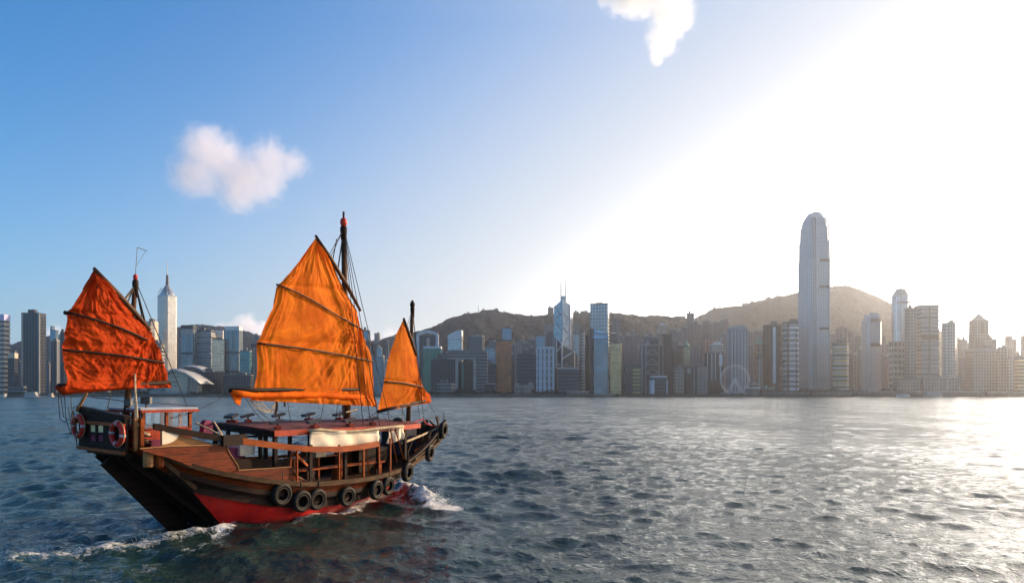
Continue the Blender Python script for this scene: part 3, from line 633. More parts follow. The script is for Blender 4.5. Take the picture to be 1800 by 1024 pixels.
# ---- bow: high bulwarks of dark timber, catheads, anchor, beam
for sg in (1, -1):
    fb = MB(); ss = np.linspace(8.4, 12.5, 12); vs = []
    for s in ss:
        p = L3at(s); rise = .22+.42*((s-8.4)/4.1)
        vs += [(sg*p.x, s, p.z), (sg*(p.x+.12), s+.05, p.z+rise)]
    fb.add(vs, [(2*i, 2*i+2, 2*i+3, 2*i+1) for i in range(11)]); o = fb.build('bow_bulwark', M['black'], junk); so = o.modifiers.new('th', 'SOLIDIFY'); so.thickness = .07
    w = MB(); w.sweep([Vector(vs[2*i+1])+Vector((sg*.03, 0, .04)) for i in range(12)], .15, .10); w.build('bow_rail', M['dark'], junk)
    w = MB(); w.sweep([Vector(vs[2*i]).lerp(Vector(vs[2*i+1]), .5)+Vector((sg*.06, 0, 0)) for i in range(2, 10)], .08, .08); w.build('bow_strake', M['grey'], junk)
mb = MB(); mb.box(-.50, .50, 12.42, 12.60, 2.30, 2.95); mb.build('bow_head', M['black'], junk)
mb = MB(); mb.tube([bt(706, 779, 1.45), bt(738, 766, 1.0), bt(769, 752, .55)], [.05, .055, .045], 8); mb.build('bow_boom', M['paler'], junk)
mb = MB(); mb.beam(bt(729, 793, 1.3), bt(750, 780, 1.15), .05, .10); mb.build('side_batten', M['rail'], junk)
for p0, p1 in (((744, 766), (735, 792)), ((738, 748), (741, 778)), ((726, 770), (716, 795)), ((760, 752), (752, 770))):
    mb = MB(); mb.beam(bt(*p0, .8), bt(*p1, 1.1), .06, .08); mb.build('bow_brace', M['dark'], junk)
mb = MB(); mb.box(-.9, .2, 9.7, 10.9, 1.7, 3.05); mb.build('windlass_cover', M['blue'], junk)
mb = MB(); mb.torus(bt(700, 748, .3), (0, 1, .1), .30, .10); mb.build('rope_coil', M['rope'], junk, True)
an = MB(); a0, a1 = bt(757, 741, .2), bt(772, 754, .35); an.tube([a0, a1], .045); an.tube([bt(766, 733, .2), bt(770, 744, .3), bt(768, 756, .35)], .04); an.tube([bt(755, 738, .1), bt(761, 746, .2)], .05); an.build('anchor', M['iron'], junk)
an = MB(); an.tube([bt(x, y, .3) for x, y in ((716, 740), (725, 743), (738, 738), (743, 736), (749, 744), (760, 748), (770, 752))], .035, 6); an.build('red_line', M['redrope'], junk)
an = MB(); an.beam(bt(772, 752, .2), bt(769, 731, .2), .05, .05); an.build('bow_staff', M['iron'], junk)
# ---- masts and sails
def sail_mat(name, col, dark, trans):
    t = NT(name); o = t.obj(); uv = t.n('ShaderNodeAttribute', attribute_name='worn').outputs['Fac']
    n1 = t.noise(o, 1.1, 6, .62, .5); n2 = t.noise(t.vec(o, (1, 1, .35)), 3.2, 5, .65, .8); n3 = t.noise(o, 60, 2, .5)
    c = t.mix(t.ramp(n1, .36, .66), dark, col); c = t.mix(t.math('MULTIPLY', t.ramp(n2, .50, .72), .42), c, tuple(q*.42 for q in dark))
    c = t.mix(t.math('MULTIPLY', uv, .7), c, tuple(q*.30 for q in dark))  # darkens real wear and also the shade painted into the folds
    sx = t.n('ShaderNodeSeparateXYZ'); t.l(o, sx.inputs[0])
    w = t.math('PINGPONG', t.math('MULTIPLY_ADD', sx.outputs[2], .22, sx.outputs[1]), .42); seam = t.ramp(w, 0, .012, .30, 0); c = t.mix(seam, c, dark)
    h = t.math('ADD', t.math('MULTIPLY', n2, .5), t.math('MULTIPLY', n3, .06)); b = t.bump(h, .35, .06)
    d = t.n('ShaderNodeBsdfPrincipled'); t.l(c, d.inputs['Base Color']); d.inputs['Roughness'].default_value = .78; d.inputs['Specular IOR Level'].default_value = .1; t.l(b, d.inputs['Normal'])
    tr = t.n('ShaderNodeBsdfTranslucent'); t.l(c, tr.inputs['Color']); t.l(b, tr.inputs['Normal'])
    mx = t.n('ShaderNodeMixShader'); mx.inputs[0].default_value = trans; t.l(d.outputs[0], mx.inputs[1]); t.l(tr.outputs[0], mx.inputs[2]); t.l(mx.outputs[0], t.out.inputs[0]); return t.m
M['sail'] = sail_mat('orange_sailcloth', (.94, .215, .010), (.72, .130, .006), .44)
M['sailred'] = sail_mat('rust_red_sailcloth', (.56, .058, .005), (.40, .034, .003), .36)
SW = R(-5)
def sail_plane(s0, off=.22):
    u = Vector((math.sin(SW), math.cos(SW), 0)); n_ = Vector((u.y, -u.x, 0)); o_ = Vector((0, s0, 0))+n_*off
    U = BR*u.x+BH*u.y; Nn = BR*n_.x+BH*n_.y; Ow = BO+BR*o_.x+BH*o_.y
    def f(px, py, d=0.0):
        r = Vector(((px-900)/F, 1, -(py-HY)/F)); Y = (Nn.dot(Ow)+d-0)/ (r.x*Nn.x+r.y*Nn.y)
        p = Vector((r.x*Y, Y, HC+r.z*Y)); q = p-BO; return Vector((q.dot(BR), q.dot(BH), p.z))
    return f, n_
def poly_at(pts, u):
    a = np.array([tuple(p) for p in pts]); d = np.r_[0, np.cumsum(np.linalg.norm(np.diff(a, axis=0), axis=1))]; d /= d[-1]
    return np.stack([np.interp(u, d, a[:, i]) for i in range(3)], -1)
def make_sail(name, s0, left, right, mat, battens, yard, boom, foldfn, parent, seed, bright=None):
    """left and right edges run from the foot to the peak"""
    f, n_ = sail_plane(s0); n_ = np.array(tuple(n_)); rows, cols = 150, 130
    v = np.linspace(0, 1, rows)**.96; A = poly_at([f(*p) for p in left], v); B = poly_at([f(*p) for p in right], v); u = np.linspace(0, 1, cols)
    P = A[:, None, :]*(1-u)[None, :, None]+B[:, None, :]*u[None, :, None]; V, U = np.meshgrid(v, u, indexing='ij')
    D, worn = foldfn(U, V, np.random.default_rng(seed)); D = D*np.clip((1-V)*9, .05, 1)
    P = P+n_[None, None, :]*D[..., None]
    o = grid_object(name, P[..., 0], P[..., 1], P[..., 2], mat, (('worn', worn),), parent=parent)
    flat = P-n_[None, None, :]*D[..., None]
    for b in battens:
        pts = [f(*q) for q in b]; n2 = 16
        pp = poly_at(pts, np.linspace(0, 1, n2))
        for j in range(n2): i0 = np.argmin(((flat-pp[j])**2).sum(-1)); pp[j] += n_*(D.flat[i0])
        pp[1:-1] = (pp[:-2]+2*pp[1:-1]+pp[2:])/4; pp += n_*.07; mb = MB(); mb.tube([Vector(p) for p in pp], .036, 8); mb.build('batten', M['dark'] if mat is M['sailred'] else M['mast'], o, True)
    mb = MB(); pp = [f(*q)+Vector(n_)*.05 for q in yard]; mb.tube(pp, [.05]+[.085]*(len(pp)-2)+[.055] if len(pp) > 2 else [.055, .085], 8); mb.build('yard', M['mast'], o, True)
    mb = MB(); pp = [f(*q)+Vector(n_)*.05 for q in boom]; mb.tube(pp, .075, 8); mb.build('boom', M['dark'], o, True)
    return o, f, n_
def vnoise(x, y, seed):
    """smooth value noise on a lattice"""
    rg = np.random.default_rng(seed); T = rg.random((257, 257))*2-1
    xi, yi = np.floor(x).astype(int), np.floor(y).astype(int); fx, fy = x-xi, y-yi; fx = fx*fx*(3-2*fx); fy = fy*fy*(3-2*fy); g = lambda a, b: T[a % 257, b % 257]
    return (g(xi, yi)*(1-fx)+g(xi+1, yi)*fx)*(1-fy)+(g(xi, yi+1)*(1-fx)+g(xi+1, yi+1)*fx)*fy
def fbm(x, y, seed, o=4, ridge=False):
    s = 0; a = 1; tot = 0
    for k in range(o):
        n_ = vnoise(x*2**k+17.3*k, y*2**k-9.1*k, seed+k); s = s+a*(1-2*np.abs(n_) if ridge else n_); tot += a; a *= .5
    return s/tot
def folds_main(U, V, rg):
    D = .22*np.sin(np.pi*U)*np.sin(np.pi*np.clip(V*1.05, 0, 1))**.6
    for b in (.30, .62): D -= .05*np.exp(-((V-b-.06*U)/.018)**2)
    wx = .10*fbm(U*3, V*3, 90, 3); wy = .10*fbm(U*3, V*3, 95, 3)
    ang = np.arctan2((.60-V)*1.5+.5*wy, 1.04-U+.5*wx); rad = np.hypot((.60-V)*1.5, 1.04-U)
    fan = fbm(ang*9+20, rad*1.3, 21, 3, True); m = np.clip((.56-V)*4, 0, 1)*np.clip(1.25-rad*.95, 0, 1)
    D += .27*fan*m
    side = fbm((U+.10*V+wx*.5)*16, V*1.4, 31, 3, True); D += .17*side*np.exp(-((U-.90)/.16)**2)*np.clip(1-V*.7, 0, 1)
    lee = fbm((U-.06*V+wx*.6)*18, V*2.2, 41, 3, True); D += .12*lee*np.exp(-(U/.15)**2)
    up = fbm((U+.45*V+wx)*7, V*2.0, 51, 3, True); D += .10*up*np.clip((V-.52)*4, 0, 1)
    midp = fbm((U+.3*V+wx)*5, V*1.6, 61, 4); D += .11*midp
    bun = np.clip((.07-V)/.07, 0, 1); D += bun*(.08+.09*fbm(U*14, V*30, 71, 3, True))
    worn = .9*np.clip(1-U/.035, 0, 1)*np.clip(fbm(U*4, V*12, 81, 2)+.4, 0, 1)+.6*np.clip(.25-fan, 0, .5)*m+.45*np.clip(.1-lee, 0, .5)*np.exp(-(U/.12)**2)+.45*np.clip(.1-side, 0, .5)*np.exp(-((U-.9)/.14)**2)*np.clip(1.2-V, 0, 1)+.6*bun*np.clip(fbm(U*14, V*30, 71, 3), 0, 1)  # frayed edge and foot, plus shade painted into the fold valleys
    return D, np.clip(worn, 0, 1)
def folds_mizzen(U, V, rg):
    D = .18*np.sin(np.pi*U)*np.sin(np.pi*V)**.7; wx = .12*fbm(U*3, V*3, 190, 3); wy = .12*fbm(U*3, V*3, 195, 3)
    ang = np.arctan2((.52-V)*1.2+.6*wy, 1.05-U+.6*wx); rad = np.hypot((.52-V)*1.2, 1.05-U)
    fan = fbm(ang*8+20, rad*1.6, 121, 4, True); D += .17*fan*np.clip((.50-V)*5, 0, 1)*np.clip(1.3-rad, 0, 1)
    h = fbm(U*2.2+wx*4, (V-.10*U+wy)*13, 131, 4, True); D += .085*h*np.clip((.64-V)*5, 0, 1)
    up = fbm((U+.25*V+wx*1.6)*9, V*2.4, 141, 4, True); D += .12*up*np.clip((V-.50)*5, 0, 1)
    D += .07*fbm((U+V)*6+wx*6, (V-U)*5+wy*6, 151, 4, True)
    for b in (.345, .60): D -= .06*np.exp(-((V-b+.03*U)/.02)**2)
    bun = np.clip((.06-V)/.06, 0, 1); D += bun*(.10+.09*fbm(U*12, V*30, 161, 3, True))
    holes = np.exp(-(((U-.40)/.08)**2+((V-.83)/.022)**2)**2)+np.exp(-(((U-.62-1.4*(V-.70))/.10)**2+((V-.70+.25*(U-.62))/.014)**2)**2)
    worn = np.clip(holes*1.6*(.6+.6*fbm(U*30, V*30, 171, 2)), 0, 1)+.5*np.clip(fbm(U*3, V*3, 181, 4)-.05, 0, 1)*(V > .3)+.5*np.clip(.05-up, 0, .5)*np.clip((V-.5)*5, 0, 1)  # tears and blotches, plus shade painted into the upper fold valleys
    return D, np.clip(worn, 0, 1)
def folds_fore(U, V, rg):
    D = .16*np.sin(np.pi*U)*np.sin(np.pi*V)**.7; wx = .10*fbm(U*3, V*3, 290, 3)
    ang = np.arctan2((.42-V)*1.6+wx*.5, 1.05-U+wx*.5); rad = np.hypot((.42-V)*1.6, 1.05-U)
    fan = fbm(ang*7+20, rad*1.4, 221, 3, True); D += .18*fan*np.clip((.40-V)*5, 0, 1)*np.clip(1.3-rad, 0, 1)
    side = fbm((U+.15*V+wx*.5)*11, V*1.6, 231, 3, True); D += .09*side*np.exp(-((U-.9)/.25)**2)*np.clip(.8-V, 0, 1)
    D += .04*fbm((U+.3*V+wx)*4, V*2.5, 251, 4); D -= .05*np.exp(-((V-.33+.06*U)/.016)**2)
    bun = np.clip((.06-V)/.06, 0, 1); D += bun*(.06+.06*fbm(U*12, V*30, 261, 3, True))
    tatter = np.clip((U-.88)/.12, 0, 1)*np.clip((.30-V)/.3, 0, 1); D += .10*tatter*fbm(U*20, V*30, 271, 2)
    return D, np.clip(1.6*tatter*np.clip(fbm(U*25, V*30, 281, 2)+.4, 0, 1)+.5*np.clip(.15-fan, 0, .5)*np.clip((.4-V)*5, 0, 1)+.4*np.clip(fbm(U*5, V*5, 285, 3)-.1, 0, 1), 0, 1)  # tattered corner and blotches, plus shade painted into the fan folds
def make_mast(base, top, r0, r1, ball=None):
    mb = MB(); a, b = Vector(base), Vector(top); mb.tube([a, a.lerp(b, .5), b], [r0, (r0+r1)/2*1.05, r1], 12); o = mb.build('mast', M['mast'], junk, True)
    mb = MB(); mb.tube([b-Vector((0, 0, .55)), b-Vector((0, 0, .1)), b], [r1*1.1, r1*1.4, r1*1.2], 10); mb.build('masthead_band', M['black'], o, True)
    if ball: mb = MB(); mb.tube([b, b+Vector((0, 0, ball*.5)), b+Vector((0, 0, ball)), b+Vector((0, 0, ball*1.3))], [ball*.3, ball*.5, ball*.42, ball*.1], 10); mb.build('masthead_cap', M['lbuoy'] if ball > .3 or 1 else M['black'], o, True)
    return o
def mtop(px, py, s): 
    q = bs(px, py, s); return q
b0 = bt(218, 760, 0); m_t = bt(238, 492, 0)
mizzen = make_mast((b0.x, b0.y, 2.6), m_t, .105, .07, .15)
b1 = bt(612, 740, 0); m_t1 = bt(604, 398, 0)
mainm = make_mast((b1.x, b1.y, .8), m_t1, .17, .105, .30)
mb = MB(); mb.tube([m_t1+Vector((0, 0, .36)), m_t1+Vector((0, 0, .62))], .045); mb.build('truck', M['black'], mainm)
b2 = bt(715, 742, 0); m_t2 = bt(725, 538, 0)
forem = make_mast((b2.x, b2.y, 1.4), m_t2, .115, .075)
mb = MB(); mb.tube([m_t2, m_t2+Vector((0, 0, .10)), m_t2+Vector((0, 0, .28))], [.11, .12, .04], 10); mb.build('masthead_cap', M['black'], forem, True)
sm, fm, nm = make_sail('sail', b1.y, [(436, 703), (446, 684), (452, 660), (450, 603), (454, 598), (466, 565), (476, 543), (485, 505), (493, 497), (525, 456), (556, 417)],
    [(659, 714), (654, 697), (653, 684), (650, 660), (646, 635), (636, 585), (632, 570), (629, 547), (600, 495), (557, 417)], M['sail'],
    [[(483, 500), (520, 517), (560, 540), (600, 563), (637, 582)], [(450, 603), (500, 609), (570, 620), (647, 635)]],
    [(553, 414), (580, 455), (610, 505), (632, 546)], [(402, 686), (446, 685), (560, 684), (640, 684)], folds_main, junk, 3)
mb = MB(); mb.tube([fm(404, 688)+Vector((.1, 0, 0)), fm(420, 692)+Vector((.12, 0, 0)), fm(445, 695)+Vector((.14, 0, 0)), fm(500, 694)+Vector((.15, 0, 0)), fm(560, 694)+Vector((.15, 0, 0)), fm(610, 697)+Vector((.15, 0, 0)), fm(640, 697)+Vector((.1, 0, 0))], [.08, .12, .10, .11, .12, .11, .07], 10); mb.build('furled_foot', M['sail'], sm, True)
mb = MB(); mb.plate([fm(404, 690), fm(424, 692), fm(420, 712), fm(413, 708)], nm, .06); mb.build('loose_corner', M['sail'], sm)
for x0, x1, y0 in ((632, 659, 692),):
    mb = MB(); mb.plate([fm(x0, 690), fm(650, 697), fm(660, 703), fm(659, 715), fm(648, 711), fm(634, 702)], nm, .05); mb.build('loose_corner', M['sail'], sm)
sz, fz, nz_ = make_sail('sail', b0.y, [(106, 684), (112, 676), (116, 667), (112, 640), (109, 615), (114, 585), (117, 549), (140, 513), (165, 473)],
    [(299, 681), (297, 673), (290, 653), (282, 632), (272, 603), (261, 579), (225, 540), (190, 500), (166, 473)], M['sailred'],
    [[(117, 549), (170, 566), (215, 582), (253, 598)], [(108, 615), (160, 620), (220, 628), (281, 637)]],
    [(163, 471), (200, 511), (235, 549), (262, 580)], [(101, 678), (200, 677), (297, 672)], folds_mizzen, junk, 5)
mb = MB(); mb.tube([fz(101, 678), fz(112, 684), fz(140, 683), fz(200, 680), fz(250, 679)], [.10, .17, .13, .10, .05], 10); mb.build('furled_foot', M['sailred'], sz, True)
mb = MB(); mb.plate([fz(99, 678), fz(118, 679), fz(112, 691), fz(106, 689)], nz_, .07); mb.build('loose_corner', M['black'], sz)
mb = MB(); mb.tube([fz(113, 549), fz(119, 550)], .06); mb.build('batten_tip', M['black'], sz)
sf, ff_, nf_ = make_sail('sail', b2.y, [(662, 724), (668, 700), (675, 672), (680, 640), (689, 610), (698, 585), (709, 561)],
    [(757, 706), (750, 697), (743, 686), (740, 672), (737, 662), (731, 625), (720, 590), (710, 561)], M['sail'],
    [[(675, 670), (705, 673), (738, 680)]], [(708, 559), (718, 589), (731, 625)], [(662, 723), (700, 714), (745, 704)], folds_fore, junk, 7)
for x0, y0, x1, y1 in ((742, 684, 757, 706), (738, 690, 752, 709)):
    mb = MB(); mb.plate([ff_(x0, y0), ff_(x1-3, y0+8), ff_(x1, y1), ff_(x0+2, y1)], nf_, .05); mb.build('loose_corner', M['sail'], sf)
# ---- rigging
def rope(parent, pts, r=.012, name='rope', mat='rope', sag=0.0):
    pts = [Vector(p) for p in pts]
    if len(pts) == 2 and sag: pts = [pts[0].lerp(pts[1], q)-Vector((0, 0, sag*4*q*(1-q))) for q in np.linspace(0, 1, 9)]
    mb = MB(); mb.tube(pts, r, 5); return mb.build(name, M[mat], parent)
for x, y, t_ in ((640, 762, 1.5), (655, 770, 1.9), (668, 750, 1.6), (690, 760, .6)): rope(mainm, [m_t1, bt(x, y, t_)], .016)
for x, y in ((560, 560), (570, 520)): rope(mainm, [m_t1-Vector((0, 0, .1)), fm(x-12, y-35)], .014)
rope(mainm, [m_t1-Vector((0, 0, .2)), m_t1+Vector((.05, -.35, -1.8)), fm(598, 490)], .03)
rope(mainm, [fm(592, 420), fm(573, 520), fm(560, 542), fm(536, 618), fm(512, 672), fm(503, 697)], .022)
rope(mainm, [fm(578, 460), fm(567, 500), fm(558, 542)], .016); rope(mainm, [fm(630, 600), fm(628, 640), fm(626, 700)], .014)
for a_, b_ in (((300, 735), (402, 690)), ((432, 700), (472, 745)), ((440, 703), (492, 748)), ((505, 700), (512, 742)), ((570, 703), (560, 745)), ((594, 706), (588, 745))): 
    pa = bt(*a_, .9) if a_[0] == 300 else fm(*a_); pb_ = fm(*b_) if a_[0] == 300 else bt(*b_, .2); rope(sm, [pa, pb_], .012, 'sheet', 'rope', .12)
for i in range(4): rope(sm, [fm(437+6*i, 702), fm(450+9*i, 716+3*i), fm(470+4*i, 725), fm(484, 708)], .014, 'loose_line', 'paler')
rope(sm, [fm(486, 700), fm(487, 716), fm(484, 728)], .05, 'block', 'rope'); rope(sm, [fm(500, 699), fm(501, 714)], .04, 'block', 'rope'); rope(mainm, [bt(603, 712, .2), bt(604, 730, .2)], .05, 'block', 'rope'); rope(mainm, [bt(608, 724, .25), bt(628, 719, .25)], .035, 'cleat', 'paler')
for x, y in ((250, 560), (256, 575), (262, 590)): rope(mizzen, [m_t-Vector((0, 0, .1)), bt(x, y, -.4)], .018)
rope(mizzen, [m_t, bt(330, 715, .0)], .014)
for x, y in ((215, 530), (222, 536)): rope(mizzen, [m_t-Vector((0, 0, .15)), fz(x, y)], .022)
rope(mizzen, [m_t-Vector((0, 0, .2)), fz(207, 545), fz(180, 620), fz(152, 690), bt(138, 716, -1.2)], .018, 'sheet', 'paler'); rope(mizzen, [bt(152, 690, -1.0), bt(135, 722, -1.35)], .055, 'tackle', 'pale')
rope(mizzen, [fz(228, 552), fz(214, 620), fz(206, 660), fz(198, 678), bt(188, 722, -.6)], .014, 'sheet', 'paler'); rope(mizzen, [bt(186, 720, -.7), bt(188, 733, -.7)], .10, 'block', 'rope')
rope(mizzen, [fz(236, 545), fz(237, 640), bt(238, 700, .9), bt(238, 740, 1.2)], .030, 'sheet', 'paler'); rope(mizzen, [bt(238, 690, .9), bt(241, 735, 1.3)], .035, 'tackle', 'paler')
rope(mizzen, [fz(252, 588), fz(257, 625), fz(262, 677)], .022, 'sheet', 'paler'); rope(mizzen, [fz(266, 560), fz(258, 600), fz(250, 640)], .012)
for x in (102, 113, 124): rope(sz, [fz(x, 688), bs(x+3, 735, -4.0), bs(x+12, 742+2*(x-102), -3.4), bt(130, 722, -1.42)], .010, 'loose_line')
for x, y in ((106, 733), (128, 765), (120, 755)): rope(sz, [bs(x, y-40, -4.1), bs(x+6, y, -4.0), bs(x+18, y+6, -3.5), bs(x+24, y-20, -3.3)], .010, 'loose_line')
rope(mizzen, [bt(160, 697, -.8), bt(230, 706, 0), bt(300, 710, .3), bt(345, 713, .4)], .014, 'wire', 'rope')
mb = MB(); mb.tube([m_t+Vector((0, 0, .15)), m_t+Vector((0, .06, 1.05))], .010, 5); mb.tube([m_t+Vector((0, .06, 1.05)), m_t+Vector((0, .38, .98))], .012, 5); mb.tube([m_t+Vector((0, .02, .45)), m_t+Vector((0, .33, .97))], .006, 5); mb.build('wind_vane', M['lamp'], mizzen)
for x, y in ((738, 690), (742, 700), (700, 690), (706, 740), (746, 748)): rope(forem, [m_t2, bt(x, y, .4)], .010)
rope(forem, [m_t2-Vector((0, 0, .1)), ff_(712, 585), ff_(703, 640), ff_(688, 700)], .010)
for a_, b_ in (((668, 722), (690, 752)), ((680, 720), (702, 752)), ((705, 715), (716, 745)), ((735, 708), (738, 740)), ((752, 706), (771, 738))): rope(sf, [ff_(*a_), bt(*b_, .6)], .010, 'sheet')
rope(sf, [ff_(663, 722), bt(640, 742, .5)], .012, 'sheet')
for x0, y0, x1, y1 in ((684, 745, 698, 812), (694, 750, 709, 805), (645, 790, 649, 838)): rope(junk, [bt(x0, y0, 1.85), bt((x0+x1)/2, (y0+y1)/2, 1.95), bt(x1, y1, 1.9)], .028, 'lashing', 'rail')
rope(junk, [bt(345+0, 743, .8), bt(392, 766, 2.1)], .03, 'guy', 'paler'); rope(junk, [bt(376, 741, .3), bt(393, 768, 2.1)], .035, 'guy', 'paler')

# ---- tyre fenders and lifebuoys hang from the boat: things of their own
TY = [((495, 868), .385, 2.52, 'worn tyre fender nearest the stern, hanging alone high on the starboard planks', 0),
      ((530, 880), .385, 2.56, 'left tyre of the touching pair amidships, hung lowest over the red bottom', 6),
      ((557, 877), .385, 2.56, 'right tyre of the touching pair amidships, under the thick black roof post', -5),
      ((610, 872), .375, 2.42, 'single tyre fender amidships above the start of the white hull wash', 3),
      ((661, 860), .39, 2.26, 'left tyre of the touching pair below the last rail stanchions', 2),
      ((682, 853), .385, 2.12, 'right tyre of the touching pair below the last rail stanchions', -4),
      ((716, 829), .41, 1.86, 'big tyre fender at the starboard bow over the white bow wave', 0),
      ((755, 795), .40, 1.28, 'tyre fender high on the flaring bow below the pale boom', 4),
      ((771, 765), .30, .86, 'small tyre wedged against the bow head behind the topmost one', 0),
      ((779, 755), .40, .92, 'topmost tyre fender right on the tip of the bow', 0)]
def ease(l): return float(np.interp(l.y, L3[:, 1], L3[:, 0]))
tyre0 = None
def make_tyre():
    o = empty('tyre_fender', (0, 0, 0))
    prof = [(.50, .30), (.60, .42), (.78, .50), (.93, .48), (1.0, .30), (1.02, 0), (1.0, -.30), (.93, -.48), (.78, -.50), (.60, -.42), (.50, -.30), (.53, -.22), (.70, -.34), (.90, -.34), (.92, 0), (.90, .34), (.70, .34), (.53, .22)]
    n, m = 40, len(prof); mb = MB(); vs = []
    for i in range(n):
        a = 6.283*i/n; vs += [(.52*x, r*math.cos(a), r*math.sin(a)) for r, x in prof]
    mb.add(vs, [(i*m+k, ((i+1) % n)*m+k, ((i+1) % n)*m+(k+1) % m, i*m+(k+1) % m) for i in range(n) for k in range(m)]); c = mb.build('carcass', M['rubber'], o, True)
    mb = MB(); mb.torus((.268, 0, 0), (1, 0, 0), .80, .030, 40, 6); mb.torus((.225, 0, 0), (1, 0, 0), .56, .035, 40, 6); mb.build('bead', M['tread'], o, True)
    mb = MB(); mb.tube([(.05, 0, .97), (0, .03, 1.6), (-.1, .02, 2.1)], .045, 6); mb.build('hanging_rope', M['rope'], o, True)
    return o
for i, (p, r, t_, lab, roll) in enumerate(TY):
    q = bt(*p, t_)
    if i == 0: tyre0 = o = make_tyre()
    else: o = copy_tree(tyre0)
    o.location = BO+BR*q.x+BH*q.y+Vector((0, 0, q.z)); slope = 0 if i < 4 else (R(10) if i < 6 else R(16) if i < 7 else R(20))
    o.rotation_euler = (R(roll), R(4), -YAW+slope); o.scale = (r, r, r)
    tag(o, lab, 'tyre', 'tyre fenders hung along the hull')
lb0 = None
for i, (p, lab) in enumerate((((138, 748), 'red lifebuoy with grey bands at the far corner of the stern'), ((206, 762), 'red lifebuoy with grey bands beside the stern window, nearer the sunny side'))):
    q = bs(*p, T0-.09)
    if i == 0:
        lb0 = o = empty('lifebuoy'); mb = MB(); mb.torus((0, 0, 0), (0, 1, 0), .305, .085, 40, 14); mb.build('ring', M['lbuoy'], o, True)
        for k in range(4):
            a = k*math.pi/2; mb = MB(); pts = [(.305*math.cos(a+e), 0, .305*math.sin(a+e)) for e in (-.11, 0, .11)]; mb.tube(pts, .089, 14, False); mb.build('band', M['band'], o, True)
        mb = MB(); mb.torus((0, 0, 0), (0, 1, 0), .40, .010, 40, 6); mb.build('grab_line', M['paler'], o, True)
    else: o = copy_tree(lb0)
    o.location = BO+BR*q.x+BH*q.y+Vector((0, 0, q.z)); o.rotation_euler = (0, R(8*i), -YAW); o.scale = (1.0,)*3
    tag(o, lab, 'lifebuoy', 'lifebuoys on the stern')

# ------------------------------------------------------------------ the city across the harbour
GZ = 3.2
_fac = {}
def fac(wall, glass, floor=6.0, bay=5.0, wu=.35, wz=.35, metal=.25, rough=.12, rnd=.5):
    """facade: wall colour, window colour, storey height, bay width, share of wall between windows across and up"""
    floor *= .68; bay *= .72
    key = (wall, glass, floor, bay, wu, wz, metal, rough, rnd)
    if key in _fac: return _fac[key]
    t = NT('facade'); tc_ = t.n('ShaderNodeTexCoord'); s = t.n('ShaderNodeSeparateXYZ'); t.l(tc_.outputs['Object'], s.inputs[0])
    nn = t.n('ShaderNodeSeparateXYZ'); t.l(tc_.outputs['Normal'], nn.inputs[0])
    side = t.math('GREATER_THAN', t.math('ABSOLUTE', nn.outputs[0]), .71)
    u = t.math('ADD', t.math('MULTIPLY', s.outputs[0], t.math('SUBTRACT', 1.0, side)), t.math('MULTIPLY', s.outputs[1], side))
    z = s.outputs[2]; u = t.math('ADD', u, 500.0)
    def line(x, p, f): return t.math('GREATER_THAN', t.math('PINGPONG', x, p/2), f*p/2) if f > 0 else 1.0
    win = t.math('MULTIPLY', line(u, bay, wu), line(z, floor, wz))
    cu, cz = t.math('FLOOR', t.math('DIVIDE', u, bay)), t.math('FLOOR', t.math('DIVIDE', z, floor))
    cv = t.n('ShaderNodeCombineXYZ'); t.l(cu, cv.inputs[0]); t.l(cz, cv.inputs[1]); wn = t.n('ShaderNodeTexWhiteNoise'); wn.noise_dimensions = '3D'; t.l(cv.outputs[0], wn.inputs['Vector']); t.l(side, cv.inputs[2])
    big = t.noise(tc_.outputs['Object'], .012, 4, .6)
    g0 = tuple(q*(1-rnd*.8) for q in glass); g1 = tuple(min(1, q*(1+rnd)) for q in glass)
    gcol = t.mix(t.math('ADD', t.math('MULTIPLY', wn.outputs['Value'], .55), t.math('MULTIPLY', big, .45)), g0, g1)
    wcol = t.mix(t.ramp(big, .3, .7), tuple(q*.86 for q in wall), wall)
    t.pbr(t.mix(win, wcol, gcol), t.math('MULTIPLY_ADD', win, rough-.75, .75), t.math('MULTIPLY', win, metal), None, .5)
    _fac[key] = t.m; return t.m
C = {
 'roof': plain('concrete_roof', (.16, .15, .14), .9, 0, .2, .05), 'white': plain('white_render', (.62, .62, .62), .7, 0, .08, .05), 'pale': plain('pale_concrete', (.36, .34, .31), .8, 0, .15, .05),
 'dark': plain('dark_cladding', (.035, .036, .042), .4, 0, .2, .05), 'steel': plain('grey_steel', (.25, .26, .28), .4, .4, .1, .1), 'lav': plain('lavender_sign', (.50, .48, .68), .5, 0, .05, .05),
 'cream': plain('cream_render', (.55, .45, .34), .7, 0, .1, .05), 'green': plain('copper_green_dome', (.14, .26, .21), .6, 0, .2, .2), 'brown': plain('brown_cladding', (.11, .065, .045), .6, 0, .2, .05),
 'shell': plain('pale_shell_roof', (.42, .42, .42), .35, .1, .08, .05), 'wood': plain('pier_timber', (.17, .11, .08), .85, 0, .3, .3),
}
DG = (.020, .026, .036); BG = (.06, .10, .15); GG = (.045, .075, .085)
